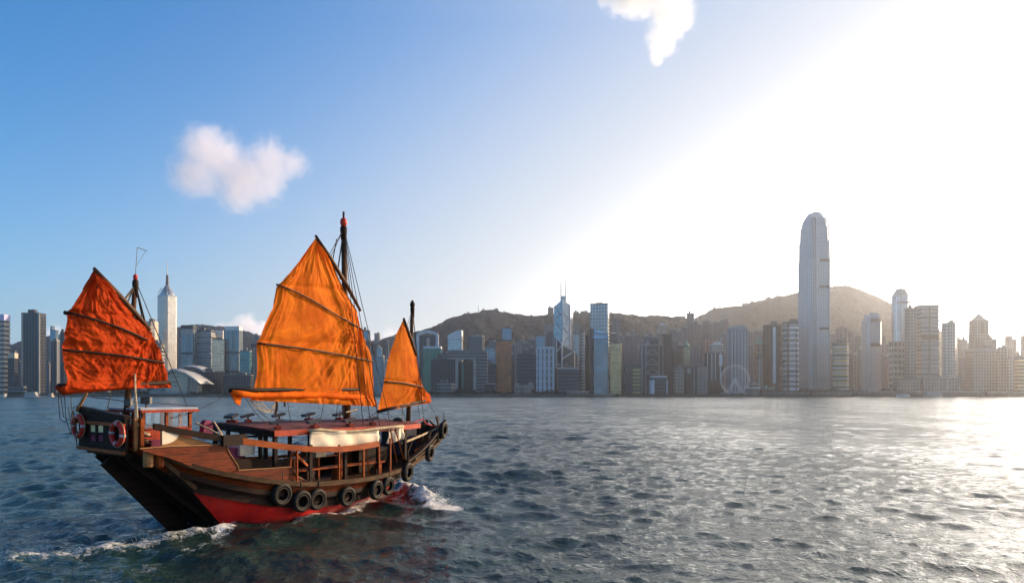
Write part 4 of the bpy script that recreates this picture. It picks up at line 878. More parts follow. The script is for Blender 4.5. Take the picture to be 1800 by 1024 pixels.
F_ = {
 'dark': fac((.045, .045, .05), DG, 7, 6, .18, .12, .35), 'darkgrid': fac((.10, .10, .11), DG, 6, 5, .3, .35, .2), 'grey': fac((0.158, 0.158, 0.166), (.05, .06, .075), 6, 5, .3, .38, .25),
 'paleband': fac((.42, .42, .42), (.07, .08, .10), 7, 40, 0, .45, .2), 'greyband': fac((0.187, 0.187, 0.194), (.05, .055, .065), 7, 40, 0, .45, .2), 'bluegl': fac((.10, .14, .18), (.16, .25, .34), 6, 6, .12, .14, .6),
 'tealgl': fac((.05, .13, .15), (.06, .17, .20), 8, 7, .08, .10, .5), 'silver': fac((.45, .46, .47), (.34, .38, .41), 6, 6, .14, .16, .55), 'finblue': fac((.30, .34, .37), (.13, .17, .20), 90, 9, .22, 0, .5),
 'whitefin': fac((.66, .66, .72), (.10, .10, .13), 14, 9, .50, .12, .1), 'res': fac((0.216, 0.194, 0.180), (.06, .055, .055), 4.5, 6, .45, .40, .1), 'respink': fac((0.245, 0.173, 0.158), (.07, .055, .055), 4.5, 6, .45, .40, .1),
 'resgrey': fac((0.173, 0.173, 0.187), (.055, .06, .07), 4.5, 7, .42, .40, .1), 'rescream': fac((0.288, 0.259, 0.216), (.09, .08, .07), 4.5, 7, .45, .4, .1), 'brown': fac((.11, .062, .045), (.045, .030, .026), 6, 6, .3, .35, .2),
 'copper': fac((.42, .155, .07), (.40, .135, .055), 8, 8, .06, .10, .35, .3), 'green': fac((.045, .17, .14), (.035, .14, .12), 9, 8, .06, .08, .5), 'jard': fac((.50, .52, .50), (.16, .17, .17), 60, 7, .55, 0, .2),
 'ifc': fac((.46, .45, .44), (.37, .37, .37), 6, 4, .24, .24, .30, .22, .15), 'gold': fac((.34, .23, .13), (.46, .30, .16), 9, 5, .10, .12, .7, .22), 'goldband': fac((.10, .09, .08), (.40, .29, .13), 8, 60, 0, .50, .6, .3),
 'cop': fac((.34, .20, .12), (.10, .07, .05), 12, 8, .35, .22, .2), 'twin': fac((.40, .36, .32), (.13, .12, .12), 8, 40, 0, .42, .25), 'finegrid': fac((.45, .41, .37), (.14, .13, .13), 7, 5, .42, .42, .2),
 'fade': fac((.32, .27, .22), (.16, .13, .11), 7, 6, .3, .3, .2), 'lit': fac((.70, .58, .44), (.62, .50, .36), 7, 7, .3, .3, .4), 'cylpale': fac((.42, .40, .36), (.2, .2, .2), 8, 60, 0, .5, .2),  # lit: sunshine painted into the wall and window colours
 'mauve': fac((0.180, 0.137, 0.158), (.07, .06, .07), 5, 6, .4, .4, .1), 'pink': fac((.48, .24, .18), (.14, .08, .07), 5, 8, .45, .2, .1), 'louvre': fac((.12, .12, .13), (.045, .045, .05), 8, 80, 0, .4, .1, .5),
}
def foot(x0, x1, Y, yaw, ratio):
    """width, centre so that a w x (ratio*w) footprint turned by yaw spans the photo columns x0..x1 with its front about Y"""
    w = (x1-x0)/F*Y; cx = ((x0+x1)/2-900)/F*Y; cy = Y+ratio*w/2
    for _ in range(12):
        ps = []
        for i in (-1, 1):
            for j in (-1, 1):
                a, b = i*w/2, j*ratio*w/2; X = cx+a*math.cos(yaw)-b*math.sin(yaw); Yp = cy+a*math.sin(yaw)+b*math.cos(yaw); ps.append((900+F*X/Yp, Yp))
        lo, hi = min(p[0] for p in ps), max(p[0] for p in ps); w *= ((x1-x0)/(hi-lo))**.8; cx += ((x0+x1)-(lo+hi))/2/F*cy; cy += Y-min(p[1] for p in ps)
    return w, ratio*w, cx, cy
def ht(y, Y): return HC+(HY-y)/F*Y-GZ
def plant_room(root, w, d, z, mat, k=2, rnd=None):
    r = rnd or random
    for i in range(k):
        a, b, h = r.uniform(.15, .4)*w, r.uniform(.2, .5)*d, r.uniform(2.5, 6); x, y = r.uniform(-.25, .25)*w, r.uniform(-.2, .2)*d
        mb = MB(); mb.box(x-a/2, x+a/2, y-b/2, y+b/2, z, z+h); mb.build('plant_room', mat, root)
def tower(name, label, x0, x1, ytop, Y, mat, yaw=0.0, ratio=.8, group=None, roof='roof', plant=2, cap=None, capmat='white', style=None, smat='pale', pitch=8, kind='n', notch=0, crown=None, cat='skyscraper', mast=None, base=None, chamfer=0, taper=1.0, parts=True):
    yaw = R(yaw); w, d, cx, cy = foot(x0, x1, Y, yaw, ratio); h = ht(ytop, Y); root = empty(name, (cx, cy, GZ), yaw); tag(root, label, cat, group)
    capH = (cap or 0)/F*Y; hb_ = h-capH; mb = MB(); a, b = w/2, d/2
    if kind == 'cyl': poly = [(a*math.cos(6.283*i/28), b*math.sin(6.283*i/28)) for i in range(28)]
    elif chamfer: c = chamfer*w; poly = [(-a, -b+c), (-a+c, -b), (a-c, -b), (a, -b+c), (a, b-c), (a-c, b), (-a+c, b), (-a, b-c)]
    elif notch:                                           # a cross-shaped block of flats
        c = notch*w; poly = [(-a, -b+c), (-a+c, -b+c), (-a+c, -b), (-c/2, -b), (-c/2, -b+c*.6), (c/2, -b+c*.6), (c/2, -b), (a-c, -b), (a-c, -b+c), (a, -b+c), (a, b), (-a, b)]
    else: poly = [(-a, -b), (a, -b), (a, b), (-a, b)]
    mb.prism(poly, 0, hb_, taper)
    mats = [mat]
    if style:
        mats.append(C[smat]); mb.mi = 1
        def off(o): return [(x*(1+o/a), y*(1+o/b)) for x, y in poly]
        if style in ('bands', 'grid'):
            z = pitch
            while z < hb_-1: mb.prism(off(.7), z-pitch*.22, z+pitch*.22); z += pitch
        if style in ('fins', 'grid') and kind != 'cyl':
            n_ = max(3, int(w/pitch)); m_ = max(2, int(d/pitch))
            for i in range(n_+1): x = -a+w*i/n_; mb.box(x-.9, x+.9, -b-1.1, -b+.3, 0, hb_+1)
            for sx in (-1, 1):
                for i in range(1, m_+1): y = -b+d*i/m_; mb.box(sx*a-.6*(1+sx*.6), sx*a+.6*(1-sx*-.6), y-.9, y+.9, 0, hb_+1)
    mb.build('walls', mats, root)
    if not parts: return root, w, d, h
    if cap:
        mb = MB(); mb.prism([(x*taper*1.004, y*taper*1.004) for x, y in poly], hb_, h); mb.build('roof_band', C[capmat], root)
    else:
        mb = MB(); mb.prism([(x*taper*1.012, y*taper*1.012) for x, y in poly], hb_+.02, hb_+1.6); mb.build('roof', C[roof], root)
    if plant: plant_room(root, w*taper, d*taper, h if cap else h+1.6, C[roof], plant)
    if mast: mb = MB(); mb.tube([(0, 0, h), (0, 0, h+mast)], [.9, .35], 6); mb.build('mast', C['steel'], root)
    return root, w, d, h
def box_part(root, name, mat, x0, x1, y0, y1, z0, z1):
    mb = MB(); mb.box(x0, x1, y0, y1, z0, z1); return mb.build(name, mat, root)

# --- far left
r, w, d, h = tower('office_tower', 'tower at the left edge with pale balcony tiers and a lavender roof sign', -14, 17, 565, 1060, F_['grey'], ratio=.7, style='bands', smat='cream', pitch=7, plant=0)
box_part(r, 'roof_sign', C['lav'], -w/2, w/2+1, -d/2-1, d/2, h+1.7, h+11)
tower('office_block', 'low dark block with a pale top storey right of the lavender-signed tower', 14, 32, 620, 1030, F_['dark'], cap=9, capmat='cream', plant=1)
r, w, d, h = tower('office_tower', 'broad near-black slab tower with lighter corner strips standing alone on the far left', 38, 81, 551, 1080, F_['dark'], yaw=4, ratio=.62, plant=3, roof='dark')
for x in (-w/2+1.2, w/2-1.2): box_part(r, 'corner_strip', C['pale'], x-1.3, x+1.3, -d/2-.8, -d/2+.5, 0, h+2)
r, w, d, h = tower('office_tower', 'stepped blue-grey tower right behind the near-black slab tower', 88, 103, 581, 1300, F_['bluegl'], plant=0)
box_part(r, 'upper_step', F_['bluegl'], -w/2, -w/6, -d/2+.5, d/2, h+1.6, h+9)
tower('apartment_tower', 'slim grey tower with a sunlit right edge just left of the red sail', 89, 105, 597, 1120, F_['resgrey'], plant=1, cap=2, capmat='pale')
tower('office_tower', 'dark round-topped tower half hidden by the left edge of the red sail', 103, 120, 584, 1160, F_['dark'], kind='cyl', ratio=1, plant=1)
tower('apartment_tower', 'low grey block between the near-black slab tower and the stepped tower', 80, 90, 640, 1200, F_['resgrey'], plant=1)
tower('office_block', 'low dark block behind the pale-topped one, on the right of it', 30, 40, 637, 1200, F_['darkgrid'], plant=1)
r, w, d, h = tower('pier_shed', 'long low grey pier shed at the foot of the near-black slab tower', 14, 47, 680, 1000, F_['greyband'], ratio=.3, plant=0, cat='building')
# --- behind the red sail to the convention centre
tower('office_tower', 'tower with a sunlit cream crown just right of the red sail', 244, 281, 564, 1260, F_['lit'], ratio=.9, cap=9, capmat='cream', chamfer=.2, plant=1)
tower('office_tower', 'dark window strip tower below the cream crowned one, close to the red sail', 258, 272, 585, 1235, F_['darkgrid'], plant=0)
tower('office_block', 'small grey block with thin pale floor bands below the spired tower', 266, 289, 604, 1150, F_['greyband'], style='bands', smat='pale', pitch=6, plant=1)
def spired_tower():
    Y = 1330; root, w, d, h = tower('office_tower', 'tall glass tower with a pyramid crown and needle spire, sunlit on its right face', 274, 314, 519, Y, fac((.60, .55, .47), (.46, .43, .38), 6, 6, .2, .3, .35, .2), yaw=-35, ratio=.85, chamfer=.18, plant=0, roof='steel', style=None)
    root.name = 'spired_tower'; k = Y/F; a, b = w/2, d/2
    mb = MB(); c = .3*w; oct_ = [(-a*.92, -b*.92+c), (-a*.92+c, -b*.92), (a*.92-c, -b*.92), (a*.92, -b*.92+c), (a*.92, b*.92-c), (a*.92-c, b*.92), (-a*.92+c, b*.92), (-a*.92, b*.92-c)]
    mb.prism(oct_, h+1.7, h+7*k, .93); mb.build('crown', F_['silver'], root)
    mb = MB(); mb.prism([(x*.86, y*.86) for x, y in oct_], h+7*k, h+23*k, .16); mb.build('pyramid_roof', C['steel'], root)
    mb = MB(); mb.tube([(0, 0, h+21*k), (0, 0, h+39*k)], [3.0, 2.2], 8); mb.build('spire_base', C['brown'], root)
    mb = MB(); mb.tube([(0, 0, h+39*k), (0, 0, h+64*k)], [1.2, .4], 6); mb.build('spire', C['white'], root)
    for sx in (-1, 1):
        mb = MB(); mb.tube([(sx*a*.95, -b*.6, h), (sx*a*.98, -b*.6, h+9*k), (sx*a*.6, -b*.4, h+16*k)], .7, 5); mb.build('crown_frame', C['steel'], root)
    nb = int(h/14); mb = MB()
    for i in range(nb): mb.box(-a-.5, -a+1, -b*.3, b*.3, i*14+5, i*14+8)
    mb.build('floor_bands', C['steel'], root)
spired_tower()
def convention_centre():
    Y = 990; root = empty('convention_centre', (at(305, 0, Y+30).x, Y+60, GZ)); tag(root, 'waterfront hall with overlapping white wing-like curved roofs and a banded glass front', 'building'); k = Y/F
    def lx(px): return (px-305)*k
    def lz(py): return (HY-py)*k+HC-GZ
    def wing(name, pts, y0, y1, th, mat=C['shell']):
        mb = MB(); n = len(pts); P = [Vector((lx(x), 0, lz(y))) for x, y in pts]; vs = []
        m_ = 9
        for j in range(m_):
            v = j/(m_-1); yy = y0+(y1-y0)*v; sag = 1-.05*(2*v-1)**2
            for p in P: vs.append((p.x, yy, p.z*sag))
        fs = [(j*n+i, j*n+i+1, (j+1)*n+i+1, (j+1)*n+i) for j in range(m_-1) for i in range(n-1)]; mb.add(vs, fs); o = mb.build(name, mat, root, True); so = o.modifiers.new('t', 'SOLIDIFY'); so.thickness = th; return o
    wing('roof_wing', [(284, 641), (292, 637.5), (303, 636.5), (317, 638), (326, 641), (336, 648)], 15, 60, 1.2)
    wing('roof_wing', [(262, 662), (276, 650), (284, 644), (297, 644), (310, 650), (321, 661), (330, 668)], -6, 44, 1.3)
    wing('roof_wing', [(288, 655), (300, 648), (312, 647), (328, 652), (342, 661), (356, 672.5)], -34, 16, 1.4)
    gm = fac((.42, .38, .32), (.20, .24, .22), 5, 3, .2, .25, .5)
    for pts, yy, nm_ in (([(288, 656), (300, 649), (312, 648), (328, 653), (342, 662), (348, 668)], -28, 'front_glass'), ([(262, 663), (276, 651), (284, 645), (297, 645), (310, 651), (321, 662)], 0, 'hall_glass')):
        mb = MB(); mb.plate([(lx(pts[0][0]), yy, 0)]+[(lx(x), yy, lz(y)) for x, y in pts]+[(lx(pts[-1][0]), yy, 0)], (0, 1, 0), 14); mb.build(nm_, gm, root)
    for i, (x0, x1, y0, y1) in enumerate(((292, 312, 664, 669), (292, 312, 672, 676), (292, 330, 679, 690))): box_part(root, 'facade_band', C['cream'], lx(x0), lx(x1), -31.5, -30, lz(y1), lz(y0))
    box_part(root, 'glass_hall', F_['tealgl'], lx(266), lx(322), -4, 40, 0, lz(660))
    box_part(root, 'cream_wall', C['cream'], lx(312), lx(332), -31, -29.5, lz(686), lz(662))
    mb = MB()
    for i in range(9): x = lx(333+2.4*i); mb.tube([(x, -33, 0), (x, -33, lz(664+i*1.0))], .35, 5)
    mb.build('colonnade', C['steel'], root); box_part(root, 'terrace', C['pale'], lx(258), lx(352), -40, -35, 0, lz(687))
convention_centre()
r, w, d, h = tower('office_tower', 'grey glass tower with a dark flat cap behind the white wing-roofed hall', 318, 346, 571, 1150, F_['finblue'], ratio=.7, cap=7, capmat='dark', plant=0)
box_part(r, 'belt', C['dark'], -w/2-.5, w/2+.5, -d/2-.6, -d/2+.4, ht(620, 1150)-2, ht(620, 1150)+1)
box_part(r, 'crown_band', C['pale'], -w/2-.3, w/2+.3, -d/2-.5, -d/2+.3, h-7/F*1150-8, h-7/F*1150)
tower('office_tower', 'wide tower of thin horizontal grey bands behind the white wing-roofed hall', 342, 378, 581, 1165, F_['paleband'], ratio=.6, plant=1, style='bands', smat='pale', pitch=8)
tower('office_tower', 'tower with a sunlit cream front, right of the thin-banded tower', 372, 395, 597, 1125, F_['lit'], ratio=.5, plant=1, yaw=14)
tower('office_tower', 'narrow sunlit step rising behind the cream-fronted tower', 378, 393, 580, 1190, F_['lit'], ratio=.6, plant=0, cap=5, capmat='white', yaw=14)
r, w, d, h = tower('office_tower', 'finned grey glass tower with a white roof band, right of the cream-fronted tower', 395, 427, 573, 1140, F_['finblue'], ratio=.7, cap=7, capmat='white', plant=0)
for yb in (619, 652): box_part(r, 'belt', C['dark'], -w/2-.5, w/2+.5, -d/2-.6, -d/2+.4, ht(yb, 1140)-2, ht(yb, 1140)+1)
tower('office_block', 'teal glass block right of the finned tower, in front of the hill', 422, 443, 617, 1090, F_['tealgl'], plant=1)
tower('apartment_tower', 'pale striped tower left of the biggest sail, behind the teal block', 441, 458, 604, 1180, F_['rescream'], plant=0, cap=6, capmat='dark')
tower('apartment_tower', 'tower with a round dark drum on top, peeping out left of the biggest sail', 443, 462, 590, 1300, F_['resgrey'], kind='cyl', ratio=1, plant=1)
tower('hotel_block', 'low wide reddish hotel block between the wing-roofed hall and the finned tower', 346, 396, 654, 1070, F_['brown'], ratio=.4, plant=2, cat='building')
tower('office_block', 'dark street-level block below the finned grey tower', 392, 446, 660, 1050, F_['dark'], ratio=.3, plant=2, cat='building')
tower('apartment_tower', 'dark slim tower in the gap right of the spired tower', 311, 321, 600, 1280, F_['resgrey'], plant=1)
# --- between the biggest sail and the copper tower
tower('office_tower', 'blue-grey tower just right of the biggest sail, below its upper batten', 628, 651, 581, 1200, F_['bluegl'], plant=1)
tower('apartment_tower', 'dark slab right of the biggest sail, under the mast stays', 640, 652, 600, 1120, F_['dark'], plant=1)
tower('office_tower', 'grey-glass tower with a pale right edge between the two orange sails', 656, 676, 624, 1080, F_['finblue'], plant=0, cap=2, capmat='pale')
tower('apartment_tower', 'round pale apartment block high on the wooded slope behind the small sail', 657, 669, 586, 2150, F_['rescream'], kind='cyl', ratio=1, plant=1, base=0)
r, w, d, h = tower('office_tower', 'tall tower in a white arched frame right of the small sail', 736, 770, 590, 1240, F_['dark'], ratio=.8, plant=0)
mb = MB(); n_ = 14; pts = [(-w/2-1.5, 0)]+[(-w/2-1.5+(w+3)*i/n_, h+2+5*math.sin(math.pi*i/n_)) for i in range(n_+1)]+[(w/2+1.5, 0)]
for i in range(len(pts)-1): mb.beam((pts[i][0], -d/2-2, pts[i][1]), (pts[i+1][0], -d/2-2, pts[i+1][1]), 5, 5, (0, 1, 0))
mb.build('white_frame', C['white'], r)
box_part(r, 'light_shaft', C['cream'], -w*.05, w*.12, -d/2-2.5, -d/2, ht(630, 1240), h-4)
tower('office_tower', 'sea-green tower with a pale flat cap right of the small sail', 744, 777, 608, 1110, F_['green'], plant=0, cap=4, capmat='white', ratio=.7)
r, w, d, h = tower('office_block', 'dark stepped block below the sea-green tower', 757, 788, 632, 1050, F_['dark'], ratio=.6, plant=1); box_part(r, 'upper_step', F_['brown'], -w*.1, w/2, -d/2, d/2, h+1.6, h+9)
Y = 1220; root, w, d, h = tower('office_tower', 'light blue glass tower with an arched sloping white top, behind the portal-shaped block', 787, 814, 592, Y, F_['silver'], ratio=.6, plant=0, yaw=-6)
mb = MB(); n_ = 10; lo = [(-w/2+w*i/n_, h-3) for i in range(n_+1)]; up = [(-w/2+w*i/n_, h+(3+9*math.sin(math.pi/2*i/n_))) for i in range(n_+1)]
mb.plate([(x, -d/2-.8, z) for x, z in lo]+[(x, -d/2-.8, z) for x, z in up[::-1]], (0, 1, 0), d+1.6); mb.build('curved_crown', C['white'], root)
tower('office_tower', 'grey tower with pale cut corners behind the portal-shaped block', 823, 852, 589, 1200, F_['grey'], chamfer=.14, cap=2, capmat='pale', plant=2)
def portal():
    Y = 1035; k = Y/F; root = empty('government_block', (at(817, 0, Y+4).x, Y+18, GZ)); tag(root, 'huge portal-shaped office block with a square opening through its middle', 'building')
    lx = lambda p: (p-817)*k; lz = lambda p: ht(p, Y)
    box_part(root, 'lintel', F_['greyband'], lx(787), lx(857), -18, 14, lz(630), lz(616)); box_part(root, 'leg', F_['dark'], lx(775), lx(801), -16, 14, 0, lz(630)-.1); box_part(root, 'leg', F_['greyband'], lx(836), lx(857), -16, 14, 0, lz(630)-.1)
    mb = MB(); mb.box(lx(787), lx(837), -20, -18.1, lz(631), lz(629)); mb.box(lx(832.5), lx(837), -20, -18.1, lz(685), lz(631)-.1); mb.box(lx(801), lx(806), -20, -18.1, lz(685), lz(631)-.1); mb.build('opening_frame', C['pale'], root)
    box_part(root, 'rear_block', F_['dark'], lx(801), lx(836), 15, 32, 0, lz(633)); box_part(root, 'glass_strip', F_['tealgl'], lx(808), lx(812.5), 13, 14.9, 0, lz(633)); box_part(root, 'roof_step', F_['grey'], lx(776), lx(788), -12, 8, lz(630), lz(620))
    box_part(root, 'plant_room', C['roof'], lx(792), lx(824), -8, 6, lz(616), lz(614))
portal()
tower('council_block', 'low drum-fronted block at the foot of the portal opening', 766, 801, 673, 1005, F_['greyband'], ratio=.5, plant=1, cap=2, capmat='pale', chamfer=.2, cat='building')
tower('office_block', 'small framed dark block between the portal and the copper tower', 852, 872, 673, 1005, F_['dark'], plant=0, cap=2, capmat='pale', cat='building')
tower('office_block', 'stepped dark mid-rise left of the copper tower', 855, 873, 641, 1060, F_['darkgrid'], plant=2)
tower('apartment_tower', 'pale blue tower left of the copper tower, above the stepped dark mid-rise', 852, 868, 612, 1180, F_['bluegl'], plant=1)
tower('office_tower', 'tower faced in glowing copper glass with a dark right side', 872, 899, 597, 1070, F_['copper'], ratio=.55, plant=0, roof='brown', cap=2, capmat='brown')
tower('office_tower', 'narrow tower with a white aerial behind the copper tower', 883, 899, 577, 1350, F_['bluegl'], plant=1, mast=14)
# --- Central
tower('office_tower', 'slim tower with a pale upper face right of the copper tower', 905, 919, 601, 1190, F_['rescream'], plant=1)
tower('office_block', 'square brown-grey block in a pale edge frame, left of the lavender gridded tower', 909, 943, 623, 1050, F_['louvre'], ratio=.6, plant=3, style=None)
tower('office_tower', 'pale lavender tower of bold white vertical ribs', 943, 973, 611, 1030, F_['whitefin'], ratio=.8, style='fins', smat='white', pitch=5.5, plant=0, chamfer=0, roof='white')
tower('apartment_tower', 'blue-grey twin slab behind the white-ribbed tower, left one', 942, 958, 591, 1280, F_['bluegl'], plant=1)
tower('apartment_tower', 'blue-grey twin slab behind the white-ribbed tower, right one beside the triangular tower', 959, 976, 589, 1290, F_['resgrey'], plant=2)
tower('apartment_tower', 'broad grey block on the slope left of the triangular tower', 956, 975, 572, 1750, F_['resgrey'], plant=2)
tower('apartment_tower', 'pair of reddish towers on the ridge left of the triangular tower', 963, 973, 541, 2280, F_['respink'], plant=1, notch=.25)
def triangle_tower():
    Y = 1180; root = empty('prism_tower', (at(990, 0, Y+16).x, Y+20, GZ), R(-12)); tag(root, 'blue triangular glass tower with white diagonal bracing and two rooftop masts', 'skyscraper'); k = Y/F
    lx = lambda p: (p-990)*k; lz = lambda p: ht(p, Y)
    a0, a1, b1 = lx(974.5), lx(1003.5), lx(1011.5); c = lx(991.5); yF, yB = -6, 34
    mb = MB()                                                   # left shaft: slanted top rising to the spine
    P = [(a0, yF), (c, yF-9), (c, yB), (a0, yB)]; zt = [lz(537), lz(525), lz(525), lz(537)]
    mb.add([(x, y, 0) for x, y in P]+[(x, y, z) for (x, y), z in zip(P, zt)], [(0, 1, 2, 3), (4, 5, 6, 7), (0, 1, 5, 4), (1, 2, 6, 5), (2, 3, 7, 6), (3, 0, 4, 7)]); mb.build('glass_shaft', fac((.16, .22, .26), (.20, .30, .36), 8, 7, .10, .12, .6), root)
    mb = MB(); P = [(c+.1, yF-9), (a1, yF), (a1, yB), (c+.1, yB)]; zt = [lz(526), lz(534), lz(534), lz(526)]
    mb.add([(x, y, 0) for x, y in P]+[(x, y, z) for (x, y), z in zip(P, zt)], [(0, 1, 2, 3), (4, 5, 6, 7), (0, 1, 5, 4), (1, 2, 6, 5), (2, 3, 7, 6), (3, 0, 4, 7)]); mb.build('glass_shaft', F_['silver'], root)
    mb = MB(); P = [(lx(976), yF-3), (c, yF-14), (b1, yF-3), (b1, yB), (lx(976), yB)]; zt = [lz(592), lz(606), lz(619), lz(619), lz(600)]
    mb.add([(x, y, 0) for x, y in P]+[(x, y, z) for (x, y), z in zip(P, zt)], [tuple(range(5)), tuple(range(5, 10))]+[(i, (i+1) % 5, (i+1) % 5+5, i+5) for i in range(5)]); mb.build('lower_shaft', F_['dark'], root)
    def yf(x, o=0): return (yF-9)+(9*(c-x)/(c-a0) if x < c else 9*(x-c)/(a1-c))-.8-o
    mb = MB(); V_ = lambda p, q, o=0: (lx(p), yf(lx(p), o), lz(q))
    for (p, q, p2, q2) in ((991.5, 525, 991.5, 600), (975, 560, 991, 545), (975, 536, 991, 560), (975, 560, 991, 585), (991.8, 548, 1003, 560), (991.8, 572, 1003, 560), (991.8, 572, 1003, 590), (991.8, 605, 1003, 590), (1003.3, 535, 1003.3, 612)): mb.beam(V_(p, q), V_(p2, q2), 1.5, 1.5, (0, 1, 0))
    for (p, q, p2, q2) in ((981, 592, 981, 645), (981, 592, 992, 606), (991.5, 606, 981, 618), (991.5, 600, 991.5, 648), (992, 630, 1010.5, 617), (1011, 617, 1011, 648), (981, 640, 1000, 640)): mb.beam((lx(p), yf(lx(p), 6.5), lz(q)), (lx(p2), yf(lx(p2), 6.5), lz(q2)), 1.7, 1.7, (0, 1, 0))
    mb.build('bracing', C['white'], root)
    for p in (985.6, 994.3): mb = MB(); mb.tube([(lx(p), 4, lz(530)), (lx(p), 4, lz(508)), (lx(p), 4, lz(491))], [.8, .7, .35], 6); mb.build('mast', C['steel'], root)
    box_part(root, 'mast_frame', C['white'], lx(986), lx(994), 1, 6, lz(527), lz(517))
triangle_tower()
tower('office_block', 'broad dark slab with fine floor lines at the foot of the triangular tower', 979, 1018, 645, 1030, F_['louvre'], ratio=.5, plant=0, cap=4, capmat='pale')
tower('apartment_tower', 'cluster of domed grey flats high on the slope right of the triangular tower', 1007, 1022, 571, 1700, F_['rescream'], plant=2, notch=.25)
tower('office_tower', 'pale round column tower right of the triangular tower', 1019, 1029, 583, 1230, F_['cylpale'], kind='cyl', ratio=1, plant=1)
tower('office_tower', 'dark shaft between the pale round column tower and the tall square tower', 1026, 1040, 590, 1290, F_['dark'], plant=1)
tower('apartment_tower', 'light-fronted tower just right of the triangular tower bracing', 1007, 1018, 588, 1330, F_['silver'], plant=1)
tower('office_tower', 'tall square glass tower with sunlit cream right side, behind the blue mirror-glass tower', 1037.5, 1071, 534, 1240, fac((.34, .38, .40), (.20, .26, .29), 9, 7, .22, .25, .55), ratio=.8, plant=1, yaw=-14)
Y = 1060; root, w, d, h = tower('office_tower', 'blue mirror-glass tower with a slanting top in front of the tall square tower', 1042, 1069, 597, Y, fac((.05, .07, .09), (.13, .20, .27), 16, 12, .05, .06, .7, .06), ratio=.7, plant=0, parts=False)
mb = MB(); k = Y/F; mb.add([(-w/2, -d/2, h+.02), (w/2, -d/2, h+.02), (w/2, d/2, h+.02), (-w/2, d/2, h+.02), (-w/2, -d/2, h+19*k), (w/2, -d/2, h+12*k), (w/2, d/2, h+12*k), (-w/2, d/2, h+19*k)], [(0, 1, 2, 3), (4, 5, 6, 7), (0, 1, 5, 4), (1, 2, 6, 5), (2, 3, 7, 6), (3, 0, 4, 7)]); mb.build('slanted_crown', fac((.08, .14, .20), (.14, .29, .45), 12, 14, .05, .3, .6, .06), root)  # bluer crown glass has the sky reflection put into its colour
tower('office_tower', 'dark left side of the blue mirror-glass tower, built as a separate slab', 1036, 1043, 578, 1075, F_['dark'], plant=0)  # added slab plays the blue tower's own dark side
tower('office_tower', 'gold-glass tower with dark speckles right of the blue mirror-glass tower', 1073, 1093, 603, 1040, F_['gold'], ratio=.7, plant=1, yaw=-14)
r, w, d, h = tower('apartment_tower', 'slim dark tower outlined in white above the gold-glass tower', 1073, 1083, 584, 1300, F_['dark'], plant=0, cap=2, capmat='white')
tower('apartment_tower', 'tall grey slab on the slope above the gold-glass tower', 1077, 1090, 561, 1650, F_['resgrey'], plant=1, notch=.25)
r, w, d, h = tower('office_block', 'dark block with a ladder of gold window bands, right of the gold-glass tower', 1097, 1128, 640, 1030, F_['darkgrid'], plant=0, ratio=.5)
box_part(r, 'gold_bands', F_['goldband'], -w*.05, w*.42, -d/2-.9, -d/2+.5, 0, h-5)
tower('apartment_tower', 'mauve tower behind the gold-banded block, left one of two', 1094, 1108, 600, 1270, F_['mauve'], plant=1)
tower('apartment_tower', 'mauve tower behind the gold-banded block, right one of two', 1109, 1121, 597, 1290, F_['mauve'], plant=2)
def truss_bank():
    Y = 1120; root, w, d, h = tower('bank_tower', 'dark bank tower hung between pale steel side masts with cross trusses', 1124, 1165, 607, Y, F_['dark'], ratio=.6, plant=2, roof='steel'); k = Y/F
    for x in (-w/2, -w/2+6, w/2-6, w/2): box_part(root, 'steel_mast', C['steel'], x-1.3, x+1.3, -d/2-2.5, -d/2-.1, 0, h+4*k*(1 if abs(x) < w/2 else .2))
    for zf in (.42, .62, .82):
        mb = MB(); z = h*zf; mb.beam((-w/2+6, -d/2-1.5, z), (0, -d/2-1.5, z+8), 1.6, 1.6, (0, 1, 0)); mb.beam((0, -d/2-1.5, z+8), (w/2-6, -d/2-1.5, z), 1.6, 1.6, (0, 1, 0)); mb.box(-w/2+6, w/2-6, -d/2-2.2, -d/2-.2, z-1, z+.6); mb.build('truss', C['steel'], root)
    box_part(root, 'upper_block', F_['grey'], -w*.28, w*.34, -d*.3, d*.4, h+1.7, h+16*k); box_part(root, 'upper_block', F_['dark'], -w*.12, w*.28, -d*.42, d*.2, h+1.75, h+10*k)
truss_bank()
r, w, d, h = tower('office_block', 'small grey louvred block in a white frame at the water, below the brown tower', 1142, 1173, 660, 1000, F_['louvre'], ratio=.6, plant=0, cap=3, capmat='white', cat='building')
box_part(r, 'white_side', C['white'], -w/2-.6, -w/2+4, -d/2-.8, d/2, 0, h-7.3/F*1000-.1); box_part(r, 'white_side', C['white'], w/2-1.2, w/2+.4, -d/2-.8, d/2, 0, h-7.3/F*1000-.1)
tower('office_tower', 'slim chocolate-brown tower with a sunlit right edge', 1166, 1181, 587, 1090, F_['brown'], plant=0, cap=2, capmat='brown')
tower('office_block', 'mid-rise brown block right of the chocolate-brown tower', 1180, 1200, 616, 1140, F_['brown'], plant=1)
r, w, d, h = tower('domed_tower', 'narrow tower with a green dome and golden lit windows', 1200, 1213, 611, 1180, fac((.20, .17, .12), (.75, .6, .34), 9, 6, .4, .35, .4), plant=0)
mb = MB(); mb.tube([(0, 0, h+1.6), (0, 0, h+4), (0, 0, h+7), (0, 0, h+9), (0, 0, h+13)], [w*.52, w*.50, w*.36, w*.14, .3], 14); mb.build('dome', C['green'], r, True)
